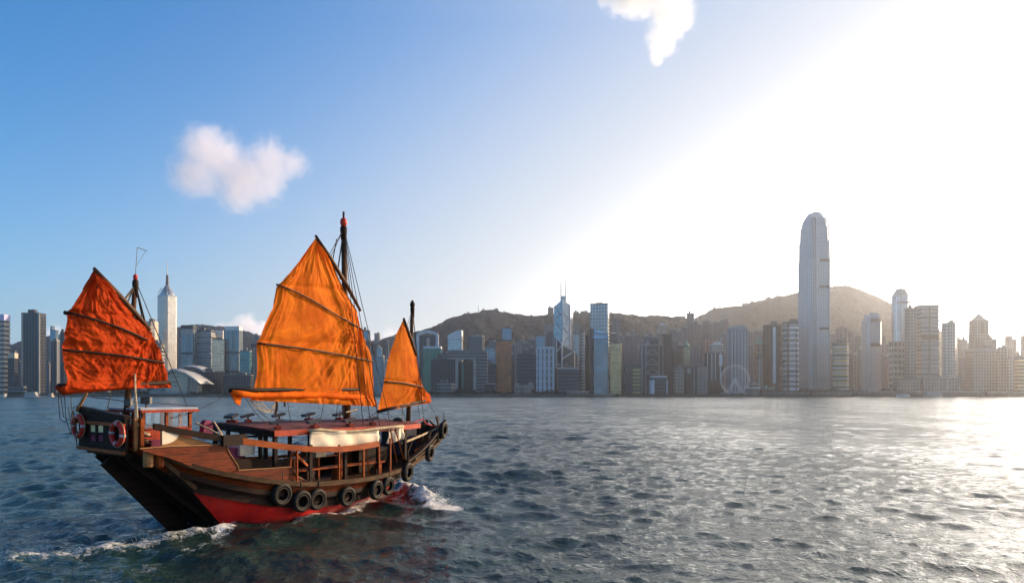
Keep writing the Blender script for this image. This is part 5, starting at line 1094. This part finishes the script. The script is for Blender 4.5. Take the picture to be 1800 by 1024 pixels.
for x0, x1, yt, lab, m_ in ((1184, 1202, 648, 'left plain brown-grey wing of the low civic block', 'fade'), (1203, 1221, 645, 'middle wing of the low civic block, with a pale top corner', 'brown'), (1222, 1244, 645, 'right wing of the low civic block, with pale fluted columns', 'fade')):
    r, w, d, h = tower('civic_block', lab, x0, x1, yt, 1020, F_[m_], ratio=.6, plant=1, cat='building')
    if x0 == 1222:
        for i in range(6): box_part(r, 'column', C['pale'], -w*.35+i*w*.15-.5, -w*.35+i*w*.15+.5, -d/2-1, -d/2-.02, 0, h-2)
    if x0 == 1203: box_part(r, 'pale_panel', C['pale'], -w*.35, w*.05, -d/2-.8, -d/2-.02, h-9, h-2); box_part(r, 'pale_pier', C['pale'], w*.38, w*.5, -d/2-1, -d/2-.02, 0, h)
tower('office_block', 'pale blue-grey mid-rise above the low civic block', 1213, 1233, 613, 1230, F_['resgrey'], plant=2)
tower('apartment_tower', 'salmon pink stepped tower above the low civic block', 1234, 1253, 595, 1250, F_['pink'], plant=2)
r, w, d, h = tower('office_tower', 'tower with a white top floor left of the white fluted tower', 1247, 1273, 604, 1230, F_['finegrid'], plant=2, roof='white', cap=2, capmat='white')
r, w, d, h = tower('office_block', 'dark brown block with thin white vertical piers beside the big wheel', 1239, 1272, 621, 1080, F_['brown'], plant=0, ratio=.5, roof='brown')
for f in (-.48, -.22, .0, .3): box_part(r, 'white_pier', C['white'], w*f-.6, w*f+.6, -d/2-1, -d/2-.02, h*.35, h+1)
box_part(r, 'white_panel', C['white'], w*.22, w*.42, -d/2-1.2, -d/2-.02, h*.70, h-1)
r, w, d, h = tower('office_tower', 'tall white fluted tower with a sloped cap rising behind the big wheel', 1278, 1313.5, 579, 1110, F_['jard'], ratio=.9, plant=0, roof='pale', style='fins', smat='pale', pitch=4.2, yaw=0)
mb = MB(); mb.prism([(-w/2, -d/2), (w/2, -d/2), (w/2, d/2), (-w/2, d/2)], h+1.65, h+6, .80); mb.build('sloped_cap', C['pale'], r)
r, w, d, h = tower('office_tower', 'brown tower with a cone roof, right of the white fluted tower', 1326, 1341, 605, 1120, F_['cop'], plant=0); mb = MB(); mb.prism([(-w/2, -d/2), (w/2, -d/2), (w/2, d/2), (-w/2, d/2)], h+1.65, h+12, .1); mb.build('cone_roof', C['green'], r)
tower('office_block', 'small pale-fronted block beside the left foot of the dark twin towers', 1330, 1340, 630, 1080, F_['rescream'], plant=1)
for x0, x1, yt, lab in ((1339, 1376, 571, 'left of two rounded dark twin towers with white light strips'), (1373, 1406, 566, 'right of two rounded dark twin towers, banded with white balconies')):
    r, w, d, h = tower('twin_tower', lab, x0, x1, yt, 1110, F_['brown'] if x0 == 1339 else F_['twin'], ratio=.9, chamfer=.25, plant=3, style=None if x0 == 1339 else 'bands', smat='white', pitch=8)
    if x0 == 1339: box_part(r, 'light_strip', C['white'], -w*.12, w*.04, -d/2-1, -d/2+.5, h*.16, h*.97); box_part(r, 'dark_strip', C['dark'], w*.06, w*.2, -d/2-1, -d/2+.5, 0, h)
    else: box_part(r, 'dark_strip', C['brown'], -w*.40, -w*.28, -d/2-1.2, -d/2+.5, 0, h); box_part(r, 'dark_strip', C['dark'], w*.20, w*.26, -d/2-1.2, -d/2+.5, 0, h*.9)
def giant_tower():
    Y = 1120; k = Y/F; cxp = 1433.5; root = empty('giant_tower', (at(cxp, 0, Y+22).x, Y+28, GZ), R(6)); tag(root, 'by far the tallest tower, pale glass with a rounded crown of curved fins', 'skyscraper')
    lz = lambda p: ht(p, Y)
    st = [(682, 22.2), (455, 22.4), (454, 21.3), (420, 21.0), (419, 19.9), (394, 19.3), (393, 18.1), (384, 16.7), (378, 14.4), (373, 11.2)]
    mb = MB()
    def ring(hw):
        a = hw*k*.96; c = a*.26; return [(-a, -a+c), (-a+c*.5, -a+c*.25), (-a+c, -a), (a-c, -a), (a-c*.5, -a+c*.25), (a, -a+c), (a, a-c), (a-c, a), (-a+c, a), (-a, a-c)]
    rings = [[(x, y, max(0, lz(p))) for x, y in ring(hw)] for p, hw in st]; n = 10
    for i in range(len(rings)-1): mb.add(rings[i]+rings[i+1], [(j, (j+1) % n, (j+1) % n+n, j+n) for j in range(n)])
    mb.add(rings[-1], [tuple(range(n))]); mb.build('walls', F_['ifc'], root)
    for p in (455, 502, 576):
        hw = 22.2*k*.96; box_part(root, 'dark_belt', C['brown'], -hw*.06, hw*.78, -hw-.9, -hw+.4, lz(p+2), lz(p-2))
    hw = 22*k*.96; mb = MB()
    for x in (-hw*.62, -hw*.36, hw*.80): mb.tube([(x, -hw-.6, 0), (x, -hw-.6, lz(455)), (x*.96, -hw*.93-.8, lz(392)), (x*.7, -hw*.68-.8, lz(378))], 1.1, 5)
    mb.build('vertical_rib', C['steel'], root)
    for i in range(14):
        a = -1+2*i/13; mb = MB(); x = a*13.0*k; yb = -12.5*k
        mb.beam((x, yb, lz(380)), (x*.66, yb*.66, lz(366.5+3.2*a*a)), .9, 2.4, (0, 1, 0)); mb.build('crown_fin', C['white'], root)
    for i in range(8):
        a = -1+2*i/7; mb = MB(); mb.beam((13*k, a*12*k, lz(380)), (8.5*k, a*8*k, lz(368+3*a*a)), .9, 2.4, (0, 1, 0)); mb.build('crown_fin', C['white'], root); mb = MB(); mb.beam((-13*k, a*12*k, lz(380)), (-8.5*k, a*8*k, lz(368+3*a*a)), .9, 2.4, (0, 1, 0)); mb.build('crown_fin', C['white'], root)
    mb = MB()
    for i in range(11): x = -hw*.9+1.8*hw*i/10; mb.box(x-.5, x+.5, -hw-1.4, -hw-.1, 0, lz(660))
    mb.build('entrance_fins', C['pale'], root)
giant_tower()
tower('office_tower', 'round-cornered block with gold horizontal bands right of the tallest tower', 1461, 1495, 603, 1090, F_['goldband'], ratio=.7, chamfer=.25, plant=2, style='bands', smat='pale', pitch=8)
tower('apartment_tower', 'hazy grey tower between the tallest tower and its smaller sister tower', 1470, 1491, 577, 1500, F_['res'], notch=.25, plant=2)
def sister_tower():
    Y = 1130; k = Y/F; root, w, d, h = tower('office_tower', 'smaller tapering glass tower with a rounded crown and two dark belts', 1512, 1552, 566, Y, F_['ifc'], ratio=.9, chamfer=.16, plant=0, yaw=4, roof='steel')
    mb = MB(); a, b = w/2, d/2; mb.prism([(-a*.9, -b*.9), (a*.9, -b*.9), (a*.9, b*.9), (-a*.9, b*.9)], h+1.7, h+14*k, .62); mb.build('crown', F_['ifc'], root)
    for i in range(9): mb = MB(); x = (-1+2*i/8)*a*.6; mb.beam((x, -b*.65, h+10*k), (x*.85, -b*.5, h+17*k), .8, 2, (0, 1, 0)); mb.build('crown_fin', C['white'], root)
    for p in (562, 605): z = ht(p, Y); box_part(root, 'dark_belt', C['brown'], -a*.62, a*.62, -b-.9 if p > 570 else -b*.92, -b+.6, z-2.5, z+2.5)
    for s_ in (-.75, .72): box_part(root, 'vertical_rib', C['pale'], a*s_-.8, a*s_+.8, -b-1, -b+.5, 0, ht(605, Y))
sister_tower()
def star_tower():
    Y = 1300; k = Y/F; root, w, d, h = tower('star_tower', 'pale octagonal tower with a stepped drum crown and a thin mast', 1563, 1604, 519, Y, F_['silver'], ratio=.9, chamfer=.29, plant=0, roof='pale')
    mb = MB(); a, b = w/2, d/2
    oct_ = [(a*math.cos(R(22.5+45*i)), b*math.sin(R(22.5+45*i))) for i in range(8)]
    mb.prism([(x*.98, y*.98) for x, y in oct_], h+1.65, h+8*k, .8); mb.prism([(x*.66, y*.66) for x, y in oct_], h+8*k, h+13*k, .85); mb.build('crown', C['pale'], root)
    mb = MB(); mb.tube([(0, 0, h+13*k), (0, 0, h+32*k)], [1.0, .5], 6); mb.tube([(0, 0, h+21*k), (0, 0, h+22*k)], [2, 2], 8); mb.tube([(0, 0, h+29*k), (0, 0, h+30*k)], [2, 2], 8); mb.build('mast', C['steel'], root)
    box_part(root, 'belt', C['brown'], -a*.9, a*.9, -b-.8, -b+.5, ht(531, Y)-1.5, ht(531, Y)+1.5); box_part(root, 'corner_rib', C['pale'], -a*.42-1, -a*.42+1, -b-1, -b+.5, 0, h)
star_tower()
tower('office_block', 'copper-brown gridded block below the pale octagonal tower', 1563, 1592, 602, 1100, F_['cop'], ratio=.7, style='grid', smat='cream', pitch=9, plant=0)
r, w, d, h = tower('hotel_tower', 'widest tower of thin pale floor bands, biggest block on the right-hand shore', 1608, 1650, 535, 1080, F_['twin'], ratio=.7, style='bands', smat='pale', pitch=7, plant=0, cap=2, capmat='pale')
r2, w2, d2, h2 = tower('hotel_wing', 'slightly lower brown-edged wing on the left of the wide pale-banded tower', 1590, 1611, 542, 1075, F_['fade'], ratio=1.0, plant=1)
z = ht(589, 1080); box_part(r, 'dark_belt', C['brown'], -w*.5, w*.47, -d/2-1.2, -d/2+.3, z-6, z+1); box_part(r, 'recess', C['brown'], -w*.08, -w*.02, -d/2-1.3, -d/2+.3, ht(655, 1080), h-4)
tower('hotel_tower', 'round-fronted tower of fine square windows right of the wide pale-banded tower', 1651, 1686, 568, 1070, F_['finegrid'], ratio=.8, chamfer=.3, plant=1, roof='pale')
r, w, d, h = tower('shopping_podium', 'long low podium with tall framed windows under the pale-banded and round-fronted towers', 1612, 1688, 661, 1030, F_['fade'], ratio=.3, plant=0, cap=2, capmat='pale', cat='building')
for f in (-.5, -.24, -.1, .12, .46): box_part(r, 'white_pier', C['pale'], w*f-.2, w*f+1.6, -d/2-1.2, -d/2-.02, 0, h)
tower('office_block', 'grey step-roofed terrace block left of the long low podium', 1570, 1618, 668, 1020, F_['fade'], ratio=.4, plant=3, cat='building')
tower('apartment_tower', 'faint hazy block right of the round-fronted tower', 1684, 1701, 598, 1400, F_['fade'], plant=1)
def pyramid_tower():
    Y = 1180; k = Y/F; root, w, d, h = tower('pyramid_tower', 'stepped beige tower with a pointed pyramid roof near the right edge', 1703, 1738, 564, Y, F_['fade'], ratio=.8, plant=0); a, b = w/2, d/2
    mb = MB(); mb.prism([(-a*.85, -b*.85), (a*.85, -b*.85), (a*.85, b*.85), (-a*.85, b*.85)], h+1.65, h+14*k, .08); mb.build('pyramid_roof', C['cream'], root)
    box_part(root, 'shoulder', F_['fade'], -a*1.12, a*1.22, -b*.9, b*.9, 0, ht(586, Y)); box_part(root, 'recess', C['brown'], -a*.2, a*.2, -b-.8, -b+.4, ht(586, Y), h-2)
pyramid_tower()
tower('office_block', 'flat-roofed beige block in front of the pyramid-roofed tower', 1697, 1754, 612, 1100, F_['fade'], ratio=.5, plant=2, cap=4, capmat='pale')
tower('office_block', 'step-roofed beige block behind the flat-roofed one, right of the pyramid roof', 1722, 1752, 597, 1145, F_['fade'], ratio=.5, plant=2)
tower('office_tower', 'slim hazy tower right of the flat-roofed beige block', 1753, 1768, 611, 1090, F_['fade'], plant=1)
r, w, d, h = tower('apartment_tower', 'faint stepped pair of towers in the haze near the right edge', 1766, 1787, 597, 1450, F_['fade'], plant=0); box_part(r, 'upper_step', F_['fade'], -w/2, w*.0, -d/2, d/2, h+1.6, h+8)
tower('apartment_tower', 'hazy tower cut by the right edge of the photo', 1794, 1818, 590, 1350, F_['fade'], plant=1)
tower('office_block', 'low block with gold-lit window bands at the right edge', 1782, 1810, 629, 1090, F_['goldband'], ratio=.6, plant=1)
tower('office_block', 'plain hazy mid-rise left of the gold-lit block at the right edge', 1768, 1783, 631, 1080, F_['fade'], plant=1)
# --- crowded flats on the slopes; look-alikes within one cluster share a description
def cluster(lab, grp, cols, name='apartment_tower'):
    for (x0, x1, yt, Y, m_) in cols: tower(name, lab, x0, x1, yt, Y, F_[m_], ratio=.9, notch=.24, plant=1, group=grp, roof='pale')
cluster('slim brownish tower in the tall slope row between green dome and white fluted tower', 'slim flats on the slope above the civic block', [(1214, 1227, 565, 1620, 'respink'), (1227, 1235, 570, 1640, 'res'), (1235, 1246, 564, 1650, 'respink'), (1246, 1256, 568, 1660, 'res'), (1256, 1266, 566, 1690, 'respink'), (1266, 1273, 562, 1720, 'res'), (1272, 1281, 560, 1740, 'respink')])
r, w, d, h = tower('apartment_tower', 'tallest brown slab on the skyline below the dip between the two hills', 1207, 1221, 551, 1700, F_['respink'], notch=.25, plant=1)
cluster('dim grey tower in the crowd between the chocolate-brown tower and the green dome', 'grey flats behind the green dome', [(1177, 1189, 579, 1500, 'resgrey'), (1188, 1200, 581, 1520, 'res'), (1199, 1208, 575, 1600, 'resgrey')])
r, w, d, h = tower('apartment_tower', 'ornate pale tower with a peaked top behind the truss-hung bank', 1156, 1173, 573, 1560, F_['rescream'], plant=0); mb = MB(); mb.prism([(-w/2, -d/2), (w/2, -d/2), (w/2, d/2), (-w/2, d/2)], h+1.65, h+9, .3); mb.build('peaked_roof', C['pale'], r)
cluster('small grey block in the crowd behind the truss-hung bank', 'small blocks behind the bank', [(1086, 1096, 589, 1480, 'resgrey'), (1098, 1110, 590, 1500, 'mauve'), (1113, 1126, 588, 1470, 'resgrey'), (1126, 1142, 590, 1490, 'res'), (1144, 1158, 592, 1440, 'resgrey')])
cluster('hazy tan tower on the lower slope between the tallest tower and its sister tower', 'flats right of the tallest tower', [(1457, 1470, 586, 1560, 'res'), (1490, 1503, 582, 1580, 'respink'), (1502, 1514, 590, 1540, 'res')])
cluster('hazy tan tower in the gap between the sister tower and the pale octagonal tower', 'flats left of the octagonal tower', [(1550, 1558, 590, 1560, 'res'), (1557, 1566, 604, 1500, 'respink')])
cluster('drab flat block crowded behind the small block with the cone roof', 'flats behind the cone roof', [(1316, 1324, 606, 1400, 'resgrey'), (1323, 1331, 612, 1380, 'res')])
cluster('grey block on the slope between the copper tower and the white-ribbed tower', 'blocks above the framed brown-grey block', [(917, 928, 602, 1500, 'resgrey'), (926, 940, 596, 1540, 'resgrey')])
cluster('pale villa block on the wooded crest left of the triangular tower', 'villas on the crest', [(846, 853, 545, 2330, 'rescream'), (868, 876, 543, 2320, 'res'), (880, 893, 549, 2300, 'rescream'), (900, 912, 554, 2290, 'res'), (816, 826, 551, 2330, 'rescream')], 'hillside_block')
cluster('pale block on the crest between the triangular tower and the tall square tower', 'blocks on the middle crest', [(1008, 1018, 548, 2320, 'res'), (1020, 1034, 547, 2330, 'rescream')], 'hillside_block')
cluster('little sunlit block on the crest of the brown hill left of the tallest tower', 'blocks on the brown hill crest', [(1252, 1259, 541, 2980, 'res'), (1263, 1272, 541, 2990, 'rescream'), (1275, 1290, 541, 3000, 'rescream'), (1304, 1316, 533, 3000, 'res'), (1318, 1328, 530, 3000, 'rescream'), (1345, 1356, 523, 3000, 'res'), (1362, 1376, 520, 3000, 'res')], 'hillside_block')
cluster('block standing on the wooded slope beside the stays of the biggest mast', 'blocks behind the mast stays', [(677, 684, 598, 1700, 'resgrey'), (688, 697, 592, 1900, 'rescream'), (724, 736, 596, 1650, 'resgrey')])
rg_ = random.Random(21)
def fill(lab, grp, x0, x1, step, ya, yb, Ya, Yb, mats):
    x = x0
    while x < x1-3:
        wd = rg_.uniform(.8, 1.3)*step; tower('apartment_tower', lab, x, min(x+wd, x1), rg_.uniform(ya, yb), rg_.uniform(Ya, Yb), F_[rg_.choice(mats)], ratio=.8, notch=rg_.choice((0, .24)), plant=rg_.choice((1, 2)), group=grp, roof='pale'); x += wd*rg_.uniform(.75, 1.15)
fill('grey flat block in the upper crowd above the gold-banded block and truss-hung bank', 'upper flats behind the bank', 1092, 1204, 8, 578, 600, 1480, 1620, ('resgrey', 'res', 'respink', 'mauve'))
fill('brownish flat block in the upper crowd on either side of the white fluted tower', 'upper flats by the fluted tower', 1256, 1345, 9, 578, 604, 1500, 1640, ('res', 'respink', 'resgrey'))
fill('grey slope-side flat block seen over the portal-shaped block and white-ribbed tower', 'slope flats over the portal', 860, 972, 11, 592, 612, 1480, 1600, ('resgrey', 'res', 'grey'))
fill('drab mid-rise crowded behind the gold-banded block and the truss-hung bank', 'mid-rises behind the bank', 1092, 1182, 9, 596, 618, 1330, 1400, ('resgrey', 'res', 'mauve', 'grey'))
fill('drab mid-rise wedged behind the civic block, under the tall slope row', 'mid-rises behind the civic block', 1182, 1276, 9, 598, 622, 1330, 1420, ('resgrey', 'res', 'respink', 'brown'))
fill('dim tower wedged behind the portal-shaped block and the copper tower', 'towers behind the portal', 842, 944, 10, 606, 628, 1330, 1400, ('resgrey', 'grey', 'dark', 'bluegl'))
fill('dim tower wedged in the gaps round the triangular tower', 'towers round the triangular tower', 972, 1040, 9, 600, 622, 1400, 1460, ('resgrey', 'grey', 'dark'))
fill('hazy tower wedged behind the dark twin towers and the tallest tower', 'towers behind the twins', 1316, 1412, 10, 600, 628, 1400, 1500, ('res', 'respink', 'resgrey'))
fill('hazy tower wedged behind the gold-banded round-cornered block and the sister tower', 'towers behind the sister tower', 1456, 1566, 10, 598, 626, 1400, 1480, ('res', 'respink', 'fade'))
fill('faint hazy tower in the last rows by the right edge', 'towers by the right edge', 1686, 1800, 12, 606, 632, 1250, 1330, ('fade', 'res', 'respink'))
fill('dark low tower in the row behind the big sails', 'towers behind the big sails', 440, 640, 14, 612, 640, 1250, 1350, ('resgrey', 'grey', 'dark'))
fill('dim tower behind the small sail and the white-arched tower', 'towers behind the small sail', 648, 790, 11, 612, 640, 1330, 1400, ('resgrey', 'grey', 'bluegl'))
fill('dim low tower in the row behind the red sail', 'towers behind the red sail', 90, 262, 13, 612, 640, 1250, 1350, ('resgrey', 'grey', 'dark'))
def lookout():
    Y = 2290; k = Y/F; root = empty('lookout_pavilion', (at(1201, 0, Y).x, Y+20, GZ)); tag(root, 'wok-shaped hilltop lookout on a stem, left of the dip in the ridge', 'building'); lz = lambda p: ht(p, Y)
    box_part(root, 'stem', C['pale'], -5*k, 5*k, 0, 20, lz(600), lz(558)); mb = MB(); mb.add([(-11*k, 0, lz(554)), (8*k, 0, lz(553.5)), (8*k, 26, lz(553.5)), (-11*k, 26, lz(554)), (-4*k, 4, lz(558)), (6*k, 4, lz(558)), (6*k, 20, lz(558)), (-4*k, 20, lz(558))], [(0, 1, 2, 3), (4, 5, 6, 7), (0, 1, 5, 4), (1, 2, 6, 5), (2, 3, 7, 6), (3, 0, 4, 7)]); mb.build('wok_roof', C['white'], root)
    box_part(root, 'terrace_block', F_['rescream'], -14*k, -1*k, -4, 16, lz(600), lz(562))
lookout()
o = MB(); o.tube([at(841, 548, 2350), at(841, 536, 2350)], [1.2, .5], 5); tag(o.build('radio_mast', C['steel']), 'thin radio mast on top of the wooded hill', 'mast')
# the big wheel
def wheel():
    Y = 985; k = Y/F; root = empty('ferris_wheel', (at(1292, 0, Y).x, Y, GZ)); tag(root, 'white ferris wheel on four splayed legs at the water', 'ferris wheel'); hz_ = ht(667, Y); Rr = 24.5*k
    for y in (-1.2, 1.2):
        mb = MB(); mb.torus((0, y, hz_), (0, 1, 0), Rr, .17, 56, 6); mb.torus((0, y, hz_), (0, 1, 0), Rr*.90, .09, 56, 5); mb.build('rim', C['white'], root)
    mb = MB()
    for i in range(42): a = 6.283*i/42; mb.tube([(0, 1.2 if i % 2 else -1.2, hz_), (Rr*math.cos(a), 0, hz_+Rr*math.sin(a))], .065, 4)
    mb.build('spokes', C['white'], root)
    mb = MB(); mb.tube([(0, -3, hz_), (0, 3, hz_)], 1.5, 12); mb.build('hub', C['white'], root)
    for sx in (-1, 1):
        for sy in (-1, 1): mb = MB(); mb.tube([(0, sy*2.5, hz_), (sx*14.5*k, sy*7, 0)], .5, 6); mb.build('leg', C['white'], root)
    for i in range(42):
        a = 6.283*i/42; mb = MB(); c = ((Rr+1.1)*math.cos(a), 0, hz_+(Rr+1.1)*math.sin(a)); mb.torus(c, (0, 1, 0), .45, .4, 8, 6); mb.build('gondola', C['white'], root)
    box_part(root, 'platform', C['pale'], -22*k, 24*k, -6, 8, 0, 3.5)
wheel()
# --- the waterfront: sea wall, piers, planting, boats
sw = MB(); sw.box(-4800, 4800, 979, 985, -3, 3.9); tag(sw.build('seawall', plain('seawall_stone', (.16, .125, .10), .9, 0, .3, .05)), kind='structure')
def pier(label, x0, x1, Y, yt, mat, roofmat, name='ferry_pier'):
    k = Y/F; w = (x1-x0)*k; root = empty(name, (at((x0+x1)/2, 0, Y+4).x, Y+8, 0)); tag(root, label, 'pier'); z = HC+(HY-yt)*k
    box_part(root, 'deck', C['wood'], -w/2, w/2, -9, 9, .8, 2.4)
    box_part(root, 'hall', mat, -w/2+2, w/2-2, -6, 7, 2.4, z-1.4); box_part(root, 'roof', roofmat, -w/2+.5, w/2-.5, -8, 9, z-1.38, z)
    n = min(40, int(w/5))
    for i in range(n+1): x = -w/2+.3+(w-.6)*i/n; box_part(root, 'pile', C['wood'], x-.3, x+.3, -8.8, -8.1, -2, .8)
    n = min(30, int(w/7))
    for i in range(n+1): x = -w/2+1+(w-2)*i/n; box_part(root, 'post', C['pale'], x-.18, x+.18, -7.6, -7.2, 2.4, z-1.4)
glassy = fac((.34, .30, .26), (.10, .09, .085), 3, 4, .3, .3, .2)
pier('white-roofed low ferry pier right of the big wheel', 1312, 1335, 960, 680, glassy, C['white'])
pier('long brown ferry pier below the tallest tower, left half of the shore line there', 1338, 1420, 955, 686, glassy, C['wood'])
pier('brown ferry pier between the tallest tower and its smaller sister tower', 1424, 1503, 955, 685, glassy, C['wood'])
pier('pale-roofed ferry pier below the sister tower and the octagonal tower', 1506, 1568, 945, 687, glassy, C['pale'])
pier('short dark ferry pier below the copper-brown block', 1574, 1597, 945, 686, glassy, C['wood'])
pier('long pale-roofed ferry pier below the low podium', 1604, 1728, 945, 687, glassy, C['pale'])
pier('last faint pier toward the right edge, below the beige blocks', 1732, 1800, 960, 688, glassy, C['cream'])
pier('low stone landing stage below the gold-glass tower', 1034, 1082, 965, 693, C['cream'], C['cream'], 'landing_stage')
pier('dark stepped landing stage below the triangular tower', 996, 1036, 965, 687, glassy, C['pale'], 'landing_stage')
pier('long low brown landing along the shore below the civic block', 1086, 1268, 968, 692, C['brown'], C['brown'], 'landing_stage')
for x0, x1, yt, lab in ((904, 917, 679, 'small pale pump house left of the white-ribbed tower'), (919, 938, 678, 'small stepped pale house at the water, below the framed brown-grey block'), (1320, 1334, 676, 'small white-roofed hall behind the low pier right of the big wheel'), (1338, 1362, 682, 'green-roofed low hall at the foot of the dark twin towers')):
    tower('waterfront_house', lab, x0, x1, yt, 992, F_['fade'], ratio=.4, plant=1, cat='building', roof='green' if x0 == 1338 else 'pale')
def greenery():
    mb = MB(); rg = random.Random(4)
    spans = [(0, 40, 4), (84, 130, 5), (118, 262, 7), (330, 400, 6), (440, 470, 5), (800, 872, 7), (935, 985, 9), (744, 800, 5), (872, 905, 5), (1334, 1345, 8), (1460, 1575, 8), (1690, 1800, 6)]
    for x0, x1, hmax in spans:
        n = int((x1-x0)*5)
        for i in range(n):
            p = at(rg.uniform(x0, x1), 0, 0+990+rg.uniform(-3, 8)); hh = hmax*(.6+.5*math.sin(p.x*.11)*math.sin(p.x*.037+1)); z = GZ+.5+rg.random()*max(1.5, hh); r = rg.uniform(.7, 1.8)
            q = [Vector((rg.gauss(0, 1), rg.gauss(0, 1), rg.gauss(0, .8))).normalized()*r for _ in range(5)]; c = Vector((p.x, p.y, z)); mb.add([c+v for v in q], [(0, 1, 2), (0, 2, 3), (0, 3, 4), (1, 2, 4), (1, 3, 2), (0, 4, 1)])
    o = mb.build('waterfront_trees', plain('waterfront_foliage', (.045, .055, .03), .9, 0, .4, .4)); tag(o, kind='stuff')
greenery()
def ferry(label, px, Y, L_, hull_m, dark=False, decks=2):
    p = at(px, 0, Y); root = empty('ferry', (p.x, Y, 0)); tag(root, label, 'boat'); mb = MB()
    n = 10; st = []
    for i in range(n+1):
        u = -1+2*i/n; b = 3.0*(1-abs(u)**3); st += [(u*L_/2, -b-.05, -.5), (u*L_/2, -b*1.1-.1, 1.7+.5*abs(u)**2), (u*L_/2, b*1.1+.1, 1.7+.5*abs(u)**2), (u*L_/2, b+.05, -.5)]
    mb.add(st, [(4*i+j, 4*i+4+j, 4*i+4+(j+1) % 4, 4*i+(j+1) % 4) for i in range(n) for j in range(4)]+[(0, 1, 2, 3), (4*n+3, 4*n+2, 4*n+1, 4*n)]); mb.build('hull', hull_m, root)
    for k_ in range(decks): e = L_*(.40-.06*k_); mb = MB(); mb.box(-e, e, -2.6, 2.6, 1.9+2.3*k_, 4.0+2.3*k_); mb.build('cabin', fac((.62, .60, .56), (.08, .09, .1), 2.3, 2.2, .3, .45, .2), root); box_part(root, 'awning', C['white'], -e-.6, e+.6, -2.9, 2.9, 4.0+2.3*k_+.01, 4.15+2.3*k_)
    mb = MB(); mb.tube([(L_*.1, 0, 1.9+2.3*decks), (L_*.1, 0, 5.5+2.3*decks)], .15, 5); mb.build('mast', C['steel'], root)
ferry('white double-deck ferry near the shore below the near-black slab tower', 55, 935, 19, C['white'])
ferry('small pale launch off the pier below the octagonal tower', 1587, 925, 17, C['white'], decks=1)
ferry('grey ferry moored along the long pale-roofed pier', 1640, 930, 26, C['pale'])
ferry('tiny white launch by the shore at the left edge', 4, 945, 11, C['white'], decks=1)
r = empty('pontoon', (at(79, 0, 940).x, 940, 0)); tag(r, 'low flat sunlit pontoon right of the white double-deck ferry', 'pontoon'); box_part(r, 'deck', C['cream'], -11, 11, -3, 3, -.5, 1.4); box_part(r, 'shelter', C['pale'], 6, 10, -2, 2, 1.42, 5)
